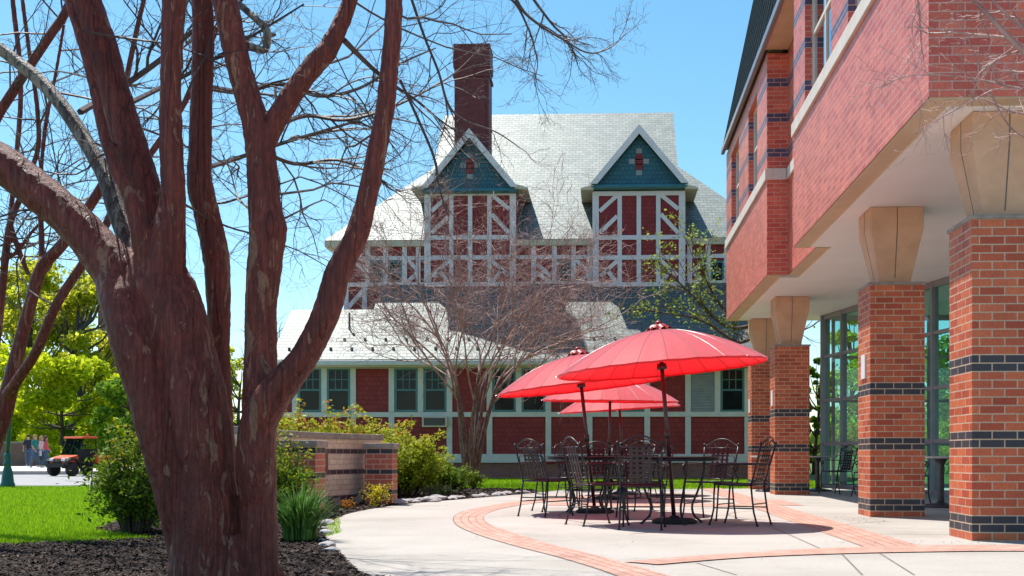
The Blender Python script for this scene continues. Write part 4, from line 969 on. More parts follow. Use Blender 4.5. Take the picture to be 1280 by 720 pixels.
leafy('tall_tree', 190, 112, 372, 60, 'olive-yellow tree half hidden behind the big trunk', M['leaf_far'], 6, 16000, .38, .1, open_=.8)
leafy('tall_tree', 300, 100, 430, 55, 'olive-green tree seen through the gap between the big trunk stems', M['leaf_far'], 7, 8000, .34, .1)
leafy('spring_tree', 20, 95, 500, 60, 'dark green shrubby tree low behind the people', M['leaf_green'], 17, 8000, .35, .05)
leafy('spring_tree', 110, 92, 505, 60, 'dark green shrubby tree low behind the orange utility cart', M['leaf_green'], 18, 8000, .35, .05)
leafy('spring_tree', 1240, 42, 400, 90, 'leafy green tree seen through glass between the two nearest columns', M['leaf_green'], 28, 6000, .2, .05)
leafy('spring_tree', 1120, 50, 430, 90, 'green tree seen through the left end of the glass wall', M['leaf_bright'], 29, 7000, .2, .05)
leafy('spring_tree', 1018, 46, 440, 24, 'leafy green tree seen between the columns and the glass wall', M['leaf_green'], 8, 6000, .16, .1)
leafy('spring_tree', 1062, 60, 380, 40, 'tall loose tree beyond the far end of the brick building', M['leaf_far'], 9, 7000, .2, .2)
SPB = [(9, .12, .02, 7, .55, 38, 4), (7, .16, .02, 6, .55, 40, 3), (5, .2, .02, 0, 0, 0, 3)]
tree_at('bare_tree', (P(352, 569, 62).x, 62, 0), 'bare dark tree beyond the left end of the red house', 12.5, .62, 1, 31, M['darkbark'], M['darkbark'], tr=.2, vase=.9, spec=SPB, fork=.3)
tree_at('bare_tree', (P(392, 569, 70).x, 70, 0), 'bare dark tree just peeking over the low wing roof', 13.2, .6, 1, 32, M['darkbark'], M['darkbark'], tr=.22, vase=.8, spec=SPB, fork=.3)

# ---- shrubs and bedding
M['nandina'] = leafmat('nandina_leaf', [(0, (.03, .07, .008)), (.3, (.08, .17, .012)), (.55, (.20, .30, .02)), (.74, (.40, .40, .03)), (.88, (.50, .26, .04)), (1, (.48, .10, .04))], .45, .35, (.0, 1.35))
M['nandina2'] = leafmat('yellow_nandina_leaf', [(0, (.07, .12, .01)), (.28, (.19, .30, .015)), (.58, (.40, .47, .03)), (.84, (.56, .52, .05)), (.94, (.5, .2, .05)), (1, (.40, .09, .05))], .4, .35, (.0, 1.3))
def shrub(base, w_, d_, h_, label, mat, seed, n=5000, ls=.045, stems=16, bottom=.12, group=None, cat='shrub', name='nandina_shrub'):
    base = Vector(base); t = thing(name, base, label, cat, group); rng = random.Random(seed); rr = np.random.default_rng(seed)
    mb = MB(); C = []; 
    for k in range(stems):
        a = rng.uniform(0, 6.28); q = math.sqrt(rng.random())
        tip = base + Vector((math.cos(a)*q*w_/2, math.sin(a)*q*d_/2, h_ * rng.uniform(.45, 1) * (1 - .3*q*q)))
        b0 = base + Vector((math.cos(a)*q*w_*.15, math.sin(a)*q*d_*.15, -.02)); m_ = b0.lerp(tip, .5) + Vector((0, 0, .05))
        mb.tube([b0, m_, tip], [.011, .008, .003], 4, cap=False)
        for i in range(7):
            f = rng.uniform(.25, 1.02); p = b0.lerp(m_, f*2) if f < .5 else m_.lerp(tip, f*2 - 1)
            if p.z - base.z < bottom * h_: continue
            e = p + Vector((rng.gauss(0, .13), rng.gauss(0, .13), rng.gauss(.02, .08))) * (h_ ** .5); mb.tube([p, e], [.004, .0015], 3, cap=False)
            C.append((e, p))
    mb.build('stems', M['darkbark'], t)
    ii = rr.integers(0, len(C), n); f = rr.uniform(.2, 1.1, n)[:, None]
    E = np.array([tuple(c[0]) for c in C])[ii]; S_ = np.array([tuple(c[1]) for c in C])[ii]
    pp = S_ + (E - S_) * f + rr.normal(0, .038, (n, 3)) * h_ ** .5; pp[:, 2] = np.maximum(pp[:, 2], .03)
    leafcloud('foliage', pp, ls, mat, rr, t, .42)
    return t
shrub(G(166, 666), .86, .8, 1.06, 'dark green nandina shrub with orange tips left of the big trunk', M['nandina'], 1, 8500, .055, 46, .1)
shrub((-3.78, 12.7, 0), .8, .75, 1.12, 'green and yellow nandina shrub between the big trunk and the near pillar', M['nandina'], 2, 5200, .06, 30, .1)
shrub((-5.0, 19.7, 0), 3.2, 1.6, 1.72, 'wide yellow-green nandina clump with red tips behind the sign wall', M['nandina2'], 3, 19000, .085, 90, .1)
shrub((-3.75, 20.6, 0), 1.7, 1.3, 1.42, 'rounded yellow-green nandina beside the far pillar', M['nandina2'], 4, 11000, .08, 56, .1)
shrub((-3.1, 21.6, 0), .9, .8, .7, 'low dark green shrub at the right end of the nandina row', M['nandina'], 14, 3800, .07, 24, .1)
shrub(G(590, 611), .42, .4, .42, 'little reddish shrub at the foot of the small bare crape myrtle', M['nandina2'], 5, 900, .06, 10, .1)
shrub(G(543, 621), .7, .5, .26, 'low grey-green ground shrub right of the nandina row', leafmat('grey_green_leaf', [(0, (.12, .17, .06)), (1, (.28, .33, .14))], .4), 6, 1500, .05, 14, .05)
M['yellowflower'] = leafmat('yellow_blossom', [(0, (.25, .30, .02)), (.3, (.6, .52, .02)), (1, (.8, .68, .03))], .4)
M['orangeflower'] = leafmat('orange_blossom', [(0, (.6, .16, .01)), (.6, (.8, .32, .02)), (1, (.1, .2, .03))], .4)
shrub(G(471, 634), .28, .25, .42, 'upright bright yellow flowering plant in front of the far pillar', M['yellowflower'], 7, 700, .04, 7, .15, cat='plant', name='flowering_plant')
shrub(G(432, 637), .22, .16, .14, 'small orange pansies between the two floodlights', M['orangeflower'], 8, 260, .035, 8, .05, cat='plant', name='pansy_plant')
shrub(G(409, 641), .14, .12, .13, 'small orange pansies beside the near pillar', M['orangeflower'], 9, 160, .035, 6, .05, cat='plant', name='pansy_plant')
# strap-leaved clump by the walk
M['strap'] = leafmat('strap_leaf', [(0, (.04, .10, .015)), (.5, (.08, .19, .03)), (1, (.16, .30, .06))], .35, .35)
dl = thing('daylily_clump', G(376, 676), 'green strap-leaved daylily clump in the mulch at the edge of the walk', 'plant')
rr = np.random.default_rng(2); V = []; b0 = worldloc(dl)
for k in range(430):
    a = rr.uniform(0, 2*np.pi); r0 = rr.uniform(0, .16) ** 1; L_ = rr.uniform(.28, .6); o_ = rr.uniform(.15, 1.0)
    p = np.array([b0.x + np.cos(a)*r0, b0.y + np.sin(a)*r0, 0.]); el = np.pi/2 - .15*o_; wd = rr.uniform(.006, .011); side = np.array([-np.sin(a), np.cos(a), 0]); ns = 5; prev = None
    for i in range(ns + 1):
        ww = wd * (1 - (i / ns) ** 2.2) + .0008
        cur = (p - side*ww, p + side*ww)
        if prev: V.append([prev[0], prev[1], cur[1], cur[0]])
        prev = cur; p = p + np.array([np.cos(a)*np.cos(el), np.sin(a)*np.cos(el), np.sin(el)]) * L_/ns; el -= o_ * rr.uniform(.25, .5)
quads('leaf_blades', np.array(V), M['strap'], dl)
# edging stones
rs = random.Random(12); rock0 = None
def rockmesh(seed):
    mb = MB(); mb.ball((0, 0, 0), 1, 9, 6)
    mb.v = [tuple(Vector(v) * (1 + .35 * noise.noise(Vector(v) * 1.3 + Vector((seed, 0, 0))))) for v in mb.v]; return mb
ri = 0
rocks = [rockmesh(i * 7.3).build('edging_stone', M['rock'], None, False) for i in range(4)]
spots = [(rs.uniform(498, 560), None) for i in range(9)] + [(rs.uniform(560, 668), None) for i in range(13)]
def edge_y(px):
    q = [(440, 641), (500, 631), (560, 625.5), (620, 620.5), (672, 616)]
    for (a, b), (c, d) in zip(q, q[1:]):
        if px <= c: return b + (d - b) * (px - a) / (c - a)
    return 616
pos = [G(px, edge_y(px) - rs.uniform(.1, 1.6)) for px, _ in spots] + [G(408, 668), G(404, 678), G(411, 684), G(416, 690), G(404, 662), G(409, 656)]
for i, p in enumerate(pos):
    o = rocks[i] if i < 4 else rocks[i % 4].copy()
    if i >= 4: COL.objects.link(o)
    s_ = rs.uniform(.06, .13) if i < 22 else rs.uniform(.04, .075)
    o.location = p + Vector((-.02, .04, s_*.2)); o.scale = (s_*1.5, s_, s_*.55); o.rotation_euler = (0, 0, rs.uniform(0, 6))
    tag(o, 'pale rough edging stone where the far mulch bed meets the concrete' if i < 22 else 'small pale stone at the edge of the near bed beside the daylily clump', 'stone', 'stones edging the far mulch bed' if i < 22 else 'stones by the daylily clump')

# far-off woods round the horizon
rr = np.random.default_rng(77); n = 26000
ang = rr.uniform(-1.75, .75, n); dist = 230 + 40 * rr.uniform(0, 1, n) + 25*np.sin(ang*9); hh = (9 + 3*np.sin(ang*23) + 2*np.sin(ang*61 + 1)) * rr.uniform(0, 1, n) ** .8
pp = np.c_[np.sin(ang)*dist, np.cos(ang)*dist, hh + .3]
tag(leafcloud('far_woods', pp, 2.6, M['leaf_green'], rr, None, .8), 'distant line of green woods along the horizon behind everything', 'woods', None, 'stuff')

# ================================================================== SIGN WALL
sw = thing('sign_wall', (-3.9, 15.8, 0), 'low tan brick sign wall with stone coping and two red brick pillars', 'garden wall')
wp = smooth([(-4.05, 12.6, 0), (-4.24, 13.6, 0), (-4.30, 14.6, 0), (-4.22, 15.8, 0), (-3.98, 17.0, 0), (-3.62, 17.95, 0)], 5)
def ribbon(pts, off0, off1, z0, z1):
    mb = MB(); A = []; B = []
    for i, p in enumerate(pts):
        d = (pts[min(i+1, len(pts)-1)] - pts[max(i-1, 0)]).normalized(); n = Vector((d.y, -d.x, 0)); A.append(p + n*off0); B.append(p + n*off1)
    V = []
    for a, b in zip(A, B): V += [(a.x, a.y, z0), (b.x, b.y, z0), (b.x, b.y, z1), (a.x, a.y, z1)]
    F = [(0, 1, 2, 3), tuple(4*(len(pts)-1) + k for k in (3, 2, 1, 0))]
    for i in range(len(pts) - 1):
        for k in range(4): F.append((4*i+k, 4*i+4+k, 4*i+4+(k+1) % 4, 4*i+(k+1) % 4))
    return mb.add(V, F)
ribbon(wp, -.3, 0, -.02, 1.0).build('wall_panel', M['sign_tan'], sw)
ribbon(wp, -.34, .05, 1.0, 1.09).build('coping', M['capstone'], sw, bevel=.01)
for (px, py, sx, sy) in ((394, 646, .46, .5), (490, 631, .42, .44)):
    q = G(px, py)
    pl = MB().box(q.x - sx, q.x, q.y, q.y + sy, -.02, .858).build('pillar', M['sign_red'], sw)
    MB().box(q.x - sx - .03, q.x + .03, q.y - .03, q.y + sy + .03, .858, .945).build('pillar_cap', M['capstone'], pl, bevel=.012)
# the sign panel: a rounded plate on the curved wall
pp_ = wp[9:18]; mb = MB(); A = []
for i, p in enumerate(pp_):
    d = (pp_[min(i+1, len(pp_)-1)] - pp_[max(i-1, 0)]).normalized(); A.append(p + Vector((d.y, -d.x, 0)) * .045)
V = []; F = []
for i, a in enumerate(A):
    e = min(i, len(A) - 1 - i); ins = .0 if e >= 1 else .07
    n_ = Vector((.02, -.01, 0))
    for z in (.42 + ins, .90 - ins): V += [tuple(Vector((a.x, a.y, z)) - n_), tuple(Vector((a.x, a.y, z)) + n_)]
for i in range(len(A) - 1):
    o4 = 4*i
    F += [(o4+1, o4+5, o4+7, o4+3), (o4, o4+2, o4+6, o4+4), (o4+2, o4+3, o4+7, o4+6), (o4, o4+4, o4+5, o4+1)]
F += [(0, 1, 3, 2), tuple(4*(len(A)-1) + k for k in (0, 2, 3, 1))]
mb.add(V, F).build('sign_panel', M['plaque'], sw)

def floodlight(px, py, rz, label):
    t = thing('floodlight', G(px, py), label, 'floodlight'); t.rotation_euler = (0, 0, rz)
    o = worldloc(t); T = Matrix.Translation(o)
    MB().tube([(0, 0, -.02), (0, 0, .07)], .012, 8).lathe([(.04, 0), (.04, .012)], 12).xform(T).build('stake', M['metal_dark'], t)
    Rm = T @ Matrix.Translation((0, 0, .13)) @ Matrix.Rotation(R(-28), 4, 'X')
    hd = MB().prism([(-.07, -.05, -.045), (.07, -.05, -.045), (.1, .06, -.07), (-.1, .06, -.07)], (0, 0, .1)).xform(Rm).build('housing', M['metal_dark'], t, bevel=.008)
    MB().box(-.105, .105, .055, .075, -.078, .04).xform(Rm).build('bezel', M['metal_dark'], hd)
    MB().box(-.085, .085, .0755, .079, -.06, .024).xform(Rm).build('lens', M['pane'], hd)
    MB().prism([(-.11, .06, .042), (.11, .06, .042), (.11, .13, .034), (-.11, .13, .034)], (0, 0, .006)).xform(Rm).build('visor', M['metal_dark'], hd)
floodlight(419, 642, R(65), 'dark bronze floodlight next to the near pillar of the sign wall')
floodlight(448, 635, R(100), 'dark bronze floodlight in the middle of the sign wall bed')

# ================================================================== TABLES, CHAIRS, UMBRELLAS
M['canopy'] = None
def canopymat():
    m, t, b, o = nodes('red_canopy_fabric')
    v = coords(t, (1, 1, 1)); n = N(t, 'ShaderNodeTexNoise', Scale=3, Detail=5); t.links.new(v, n.inputs['Vector'])
    c = ramp(t, n.outputs[0], [(.3, (.68, .03, .045)), (.7, (.76, .045, .06))])
    t.links.new(c, b.inputs['Base Color']); b.inputs['Roughness'].default_value = .6; b.inputs['Specular IOR Level'].default_value = .4
    b.inputs['Sheen Weight'].default_value = 1.0; b.inputs['Sheen Roughness'].default_value = .5; b.inputs['Sheen Tint'].default_value = (1, .6, .68, 1)
    tr = t.nodes.new('ShaderNodeBsdfTranslucent'); tr.inputs[0].default_value = (.95, .006, .012, 1)
    mx = t.nodes.new('ShaderNodeMixShader'); mx.inputs[0].default_value = .42
    t.links.new(b.outputs[0], mx.inputs[1]); t.links.new(tr.outputs[0], mx.inputs[2]); t.links.new(mx.outputs[0], o.inputs[0])
    n2 = N(t, 'ShaderNodeTexNoise', Scale=14, Detail=3); t.links.new(v, n2.inputs['Vector']); bump(t, b, n2.outputs[0], .25, .02)
    return m
M['canopy'] = canopymat()
M['finial'] = surf('dark_red_finial', (.30, .012, .02), (.4, .02, .03), rough=.4, scale=12)
NR = 24
def canopy_r(a, t):   # radius factor with the cloth drawn in between ribs
    return 1 - .010 * (.5 - .5*math.cos(NR * a)) * t
def umbrella(x, y, label, lean=(0, 0), Rr=1.18, rim=1.74, top=2.26, dz=0, twist=0):
    t = thing('market_umbrella', (x, y, 0), label, 'umbrella', 'red umbrellas on the terrace')
    T0 = Matrix.Translation((x, y, 0)); T = T0 @ Euler((R(lean[1]), R(lean[0]), R(twist))).to_matrix().to_4x4()
    MB().lathe([(.24, 0), (.255, .012), (.25, .035), (.2, .055), (.06, .065), (.045, .085)], 28).xform(T0).build('base', M['rubber'], t, True)
    MB().tube([(0, 0, .05), (0, 0, top + .06)], .0235, 12).xform(T).build('pole', M['pole'], t, True)
    MB().lathe([(.032, .95), (.034, 1.0), (.032, 1.04)], 12).xform(T).build('collar', M['metal_dark'], t, True)
    # canopy
    prof = []; nr = 9
    for i in range(nr + 1):
        s = i / nr; prof.append((s, top - (top - rim) * (.10 * s + .90 * s ** 1.9) if s else top))
    V = []; F = []; seg = NR * 4
    for i, (s, z) in enumerate(prof):
        for k in range(seg):
            a = 2*math.pi*k/seg; r = max(s, .03) * Rr * canopy_r(a, s)
            sag = -.005 * (.5 - .5*math.cos(NR*a)) * s
            V.append((r*math.cos(a), r*math.sin(a), z + sag))
    for i in range(nr):
        for k in range(seg): F.append((i*seg+k, i*seg+(k+1) % seg, (i+1)*seg+(k+1) % seg, (i+1)*seg+k))
    cp = MB().add(V, F).xform(T).build('canopy', M['canopy'], t, True)
    # short valance lip
    V = []; F = []; s, z = prof[-1]
    for k in range(seg):
        a = 2*math.pi*k/seg; r = Rr * canopy_r(a, 1); sag = -.005 * (.5 - .5*math.cos(NR*a))
        V += [(r*math.cos(a), r*math.sin(a), z + sag), (r*.985*math.cos(a), r*.985*math.sin(a), z + sag - .022)]
    for k in range(seg): q = (k+1) % seg; F.append((2*k, 2*q, 2*q+1, 2*k+1))
    MB().add(V, F).xform(T).build('hem', M['canopy'], cp)
    for k in range(NR):
        a = 2*math.pi*k/NR; pts = [(max(s, .03)*Rr*math.cos(a), max(s, .03)*Rr*math.sin(a), z - .002) for s, z in prof]
        pts.append(((Rr+.02)*math.cos(a), (Rr+.02)*math.sin(a), prof[-1][1] - .006))
        MB().tube(pts, .0032, 5).xform(T).build('rib', M['pole'], t)
    MB().lathe([(.05, rim - .02), (.06, rim), (.05, rim + .05)], 14).xform(T).build('runner', M['pole'], t, True)
    # gathered top cap and finial
    V = []; F = []; n = 40
    for i, (r, z) in enumerate(((.03, .06), (.07, .055), (.10, .03), (.125, .005), (.145, -.005))):
        for k in range(n):
            a = 2*math.pi*k/n; w_ = 1 + .14*math.sin(7*a + i) * (i / 3); V.append((r*w_*math.cos(a), r*w_*math.sin(a), top + z + .018*math.sin(9*a + .6)*(i/3)))
    for i in range(4):
        for k in range(n): F.append((i*n+k, i*n+(k+1) % n, (i+1)*n+(k+1) % n, (i+1)*n+k))
    MB().add(V, F).xform(T).build('top_cap', M['finial'], t, True)
    MB().lathe([(.02, top + .045), (.034, top + .065), (.036, top + .08), (.024, top + .095), (.01, top + .1)], 14).xform(T).build('finial', M['finial'], t, True)
    return t

def strapbar(mb, p, q, wd, th, nrm): mb.beam(p, q, wd, th, nrm)
chair0 = None
def backy(z):   # depth of the chair back at a height
    return -.205 - (z - .44) * .27
def make_chair():
    c = thing('iron_chair', (0, 0, 0), 'chair', 'chair', 'iron chairs on the terrace')
    I = M['iron']; r = .0105
    # seat: frame ring and woven straps, slightly dished
    ring = [(-.20, -.2, .44), (.20, -.2, .44), (.235, -.05, .44), (.245, .12, .445), (.22, .215, .447), (.1, .24, .445), (-.1, .24, .445), (-.22, .215, .447), (-.245, .12, .445), (-.235, -.05, .44)]
    MB().tube(ring, .011, 6, close=True).build('seat_frame', I, c, True)
    s = MB()
    for i in range(8):
        x = -.2 + .4 * i / 7; s.box(x - .019, x + .019, -.195, .225 if abs(x) < .17 else .2, .437, .4405)
    for i in range(8):
        y = -.17 + .37 * i / 7; s.box(-.225, .225, y - .019, y + .019, .4409, .4445)
    s.build('seat', I, c)
    for sx in (-1, 1):
        MB().tube([(sx*.20, -.2, .44), (sx*.205, -.215, .3), (sx*.21, -.235, .15), (sx*.215, -.275, .012)], r, 7).lathe([(.017, 0), (.017, .012)], 8, (sx*.215, -.277, 0)).build('leg', I, c, True)
        MB().tube([(sx*.225, .205, .44), (sx*.222, .215, .33), (sx*.215, .22, .18), (sx*.218, .245, .07), (sx*.222, .268, .012)], r, 7).lathe([(.017, 0), (.017, .012)], 8, (sx*.222, .27, 0)).build('leg', I, c, True)
        MB().tube([(sx*.208, -.225, .19), (sx*.216, .22, .19)], .007, 6).build('stretcher', I, c, True)
        ar = [(sx*.213, backy(.66), .66), (sx*.245, -.14, .665), (sx*.262, .02, .668), (sx*.262, .12, .662), (sx*.258, .175, .635), (sx*.252, .175, .6), (sx*.25, .14, .585), (sx*.25, .115, .605), (sx*.25, .135, .628)]
        a = MB().tube(smooth(ar, 3), .0095, 6)
        a.tube(smooth([(sx*.26, .12, .66), (sx*.256, .16, .57), (sx*.25, .12, .5), (sx*.24, .14, .445)], 3), .008, 6)
        a.build('armrest', I, c, True)
    MB().tube([(-.208, -.22, .235), (.208, -.22, .235)], .007, 6).build('stretcher', I, c, True)
    # back: posts, arched scroll rail, cross rail
    f = MB()
    for sx in (-1, 1):
        f.tube([(sx*.20, -.2, .43), (sx*.205, backy(.55), .55), (sx*.213, backy(.7), .7), (sx*.225, backy(.88), .88)], r, 7)
        f.lathe([(.015, -.01), (.018, 0), (.012, .014)], 8, (sx*.226, backy(.885), .888))
    arch = [(-.225, backy(.87), .872), (-.18, backy(.885), .882), (-.13, backy(.92), .915), (-.07, backy(.95), .945), (0, backy(.955), .955), (.07, backy(.95), .945), (.13, backy(.92), .915), (.18, backy(.885), .882), (.225, backy(.87), .872)]
    f.tube(smooth(arch, 3), .0095, 7)
    f.tube([(-.222, backy(.845), .845), (.222, backy(.845), .845)], .009, 6)
    f.tube([(-.203, backy(.475), .475), (.203, backy(.475), .475)], .008, 6)
    f.build('back_frame', I, c, True)
    for sx in (-1, 1):      # small hoop scrolls under the arch and C scrolls beside the lattice
        q = []
        for i in range(13):
            a = math.pi * 1.9 * i / 12; rr_ = .042 * (1 - .045*i); z = .885 + rr_*math.sin(a + .3); q.append((sx*(.065 + rr_*math.cos(a + .3)), backy(z), z))
        q2 = []
        for i in range(14):
            a = -1.3 + 3.6 * i / 13; rr_ = .045 + .0 * i; z = .70 + rr_*1.3*math.sin(a); q2.append((sx*(.158 + rr_*.8*math.cos(a)), backy(z), z))
        q3 = []
        for i in range(14):
            a = 1.3 - 3.6 * i / 13; z = .57 + .055*math.sin(a); q3.append((sx*(.158 + .036*math.cos(a)), backy(z), z))
        
        for q_ in (q, q2, q3): MB().tube(q_, .0055, 5).build('scroll', I, c, True)
    b = MB()
    for i in range(4):
        x = -.0935 + .187 * i / 3; b.beam((x, backy(.475) - .003, .475), (x, backy(.845) - .003, .845), .028, .004, (0, -1, -.27))
    for i in range(7):
        z = .505 + .30 * i / 6; b.beam((-.118, backy(z) + .002, z), (.118, backy(z) + .002, z), .024, .004, (0, -1, -.27))
    b.build('backrest', I, c)
    return c
def place_chair(x, y, face, label, group='iron chairs on the terrace'):
    """face: compass direction the sitter would look, in degrees from straight ahead, positive to the left"""
    global chair0
    if chair0 is None: chair0 = c = make_chair()
    else: c = copy_tree(chair0)
    c.location = (x, y, 0); c.rotation_euler = (0, 0, R(face)); c['label'] = label; c['group'] = group
    return c
table0 = None
def place_table(x, y, label, rz=45):
    global table0
    if table0 is None:
        t = table0 = thing('iron_table', (0, 0, 0), 'table', 'table', 'round iron tables on the terrace'); I = M['iron']; Rt = .54
        top = MB().lathe([(.03, .725), (Rt - .01, .725), (Rt, .731), (Rt, .741), (Rt - .008, .745), (.03, .745)], 48).build('tabletop', I, t)
        MB().tube([((Rt-.015)*math.cos(2*math.pi*k/40), (Rt-.015)*math.sin(2*math.pi*k/40), .708) for k in range(40)], .014, 6, close=True).build('apron', I, t, True)
        for k in range(4):
            a = math.pi/2*k; f = lambda rr_, z: (rr_*math.cos(a), rr_*math.sin(a), z)
            MB().tube(smooth([f(.40, .72), f(.385, .55), f(.31, .34), f(.25, .2), f(.27, .09), f(.36, .012)], 4), .0135, 7).lathe([(.022, 0), (.022, .012)], 8, f(.362, 0)).build('leg', I, t, True)
        MB().tube([(.29*math.cos(2*math.pi*k/32), .29*math.sin(2*math.pi*k/32), .3) for k in range(32)], .008, 6, close=True).build('brace_ring', I, t, True)
    else: t = copy_tree(table0)
    t.location = (x, y, 0); t.rotation_euler = (0, 0, R(rz)); t['label'] = label
    return t
T1, T2, T3, T4 = (.73, 12.55), (-.25, 14.8), (.04, 19.35), (.36, 21.8)
place_table(*T1, 'round black iron table under the nearest red umbrella', 20)
place_table(*T2, 'round black iron table under the red umbrella second from us', 50)
place_table(*T3, 'round black iron table under the third red umbrella, behind the front two', 10)
place_table(*T4, 'round black iron table under the farthest red umbrella', 30)
umbrella(T1[0] + .03, T1[1], 'red umbrella nearest us, topmost and largest in view', (-4.6, 0), rim=1.74, top=2.17)
umbrella(T2[0] + .1, T2[1], 'red umbrella left of the nearest one, leaning farthest to the left', (-6.2, 0), rim=1.68, top=2.1, twist=5, Rr=1.12)
umbrella(*T3, 'red umbrella third from us, half covered by the second one', (.5, 2), rim=1.70, top=2.12, twist=8, Rr=1.18)
umbrella(*T4, 'red umbrella farthest back, lowest in the stack of canopies', (-3.6, 2), rim=1.66, top=2.08, Rr=1.18)
place_chair(1.46, 12.3, 62, 'black iron chair right of the nearest table, rightmost chair of the group')
place_chair(1.22, 13.35, 148, 'black iron chair behind the nearest table, facing us')
place_chair(.37, 11.62, -6, 'black iron chair at the nearest table with its woven back turned straight to us')
place_chair(-.10, 12.22, -62, 'black iron chair at the left of the nearest table, turned to the right')
place_chair(.40, 13.5, -165, 'black iron chair on the far side of the nearest table, behind the woven chair back')
place_chair(-.76, 14.0, -36, 'black iron chair standing leftmost of the whole group')
place_chair(-.68, 15.2, -68, 'black iron chair second from the left edge of the group')
place_chair(.32, 15.5, 150, 'black iron chair at the far right of the second table')
place_chair(-.15, 15.75, 178, 'black iron chair on the far side of the second table')
place_chair(-.55, 19.8, -115, 'black iron chair at the left of the third table')
place_chair(.55, 19.9, 130, 'black iron chair at the right of the third table')
place_chair(.95, 22.2, 115, 'black iron chair at the right of the farthest table')
place_chair(.2, 22.7, 180, 'black iron chair on the far side of the farthest table')

# cafe tables under the colonnade
cafe0 = None
M['cafetop'] = surf('pale_grey_table_top', (.5, .48, .47), (.42, .4, .4), rough=.4, scale=8)
def cafe(x, y, label, s=1.0):
    global cafe0
    if cafe0 is None:
        t = cafe0 = thing('pedestal_table', (0, 0, 0), 'x', 'table', 'pedestal tables under the colonnade')
        MB().lathe([(.02, .715), (.40, .715), (.41, .725), (.41, .74), (.40, .745), (.02, .745)], 36).build('tabletop', M['cafetop'], t)
        MB().lathe([(.055, .03), (.05, .1), (.045, .6), (.09, .70), (.2, .713)], 18).build('pedestal', M['metal_dark'], t, True)
        MB().lathe([(.30, 0), (.31, .012), (.28, .035), (.1, .06), (.05, .075)], 28).build('base', M['metal_dark'], t, True)
    else: t = copy_tree(cafe0)
    t.location = (x, y, 0); t.scale = (s, s, 1); t['label'] = label
p = G(1022, 614); cafe(p.x, p.y, 'pedestal table between the third column and the glass wall')
p = G(1176, 634); cafe(p.x, p.y, 'pedestal table just right of the second column from us')
p = G(957, 612); cafe(3.42, 23.6, 'pedestal table between the two farthest columns')
ch2 = lambda x, y, f, l: place_chair(x, y, f, l, 'iron chairs under the colonnade')
ch2(4.55, 22.3, 35, 'black iron chair in front of the left end of the glass wall')
ch2(4.85, 20.9, 60, 'black iron chair by the glass wall, close to the second column from us')
ch2(4.62, 17.4, -60, 'black iron chair half hidden behind the second column, left of its pedestal table')

# ================================================================== BEYOND THE LAWN
lp = thing('lamp_post', G(9.5, 608.3), 'dark green lamp post with a fluted base between lawn and road', 'lamp post')
o = worldloc(lp); LH = 3.3
MB().lathe([(.17, -.02), (.17, .06), (.145, .1), (.12, .34), (.085, .46), (.075, .50), (.1, .53), (.1, .57), (.07, .60), (.085, .70), (.085, .76), (.055, .82)], 16, o).build('base', M['lamp_green'], lp, True)
MB().tube([o + Vector((0, 0, .8)), o + Vector((.06, 0, 1.6)), o + Vector((.1, 0, LH - .9))], [.05, .045, .04], 12).build('pole', M['lamp_green'], lp, True)
q = o + Vector((.1, 0, LH - .9))
MB().lathe([(.05, 0), (.07, .03), (.05, .07), (.12, .12)], 14, q).build('collar', M['lamp_green'], lp, True)
M['lampglass'] = surf('frosted_lamp_glass', (.7, .72, .72), (.66, .68, .68), rough=.25, bmp=0)
gl = MB().lathe([(.10, .12), (.16, .25), (.15, .4), (.08, .48)], 16, q).build('globe', M['lampglass'], lp, True)
MB().lathe([(.18, .42), (.13, .5), (.05, .58), (.03, .66), (.008, .72)], 14, q).build('lamp_cap', M['lamp_green'], lp, True)

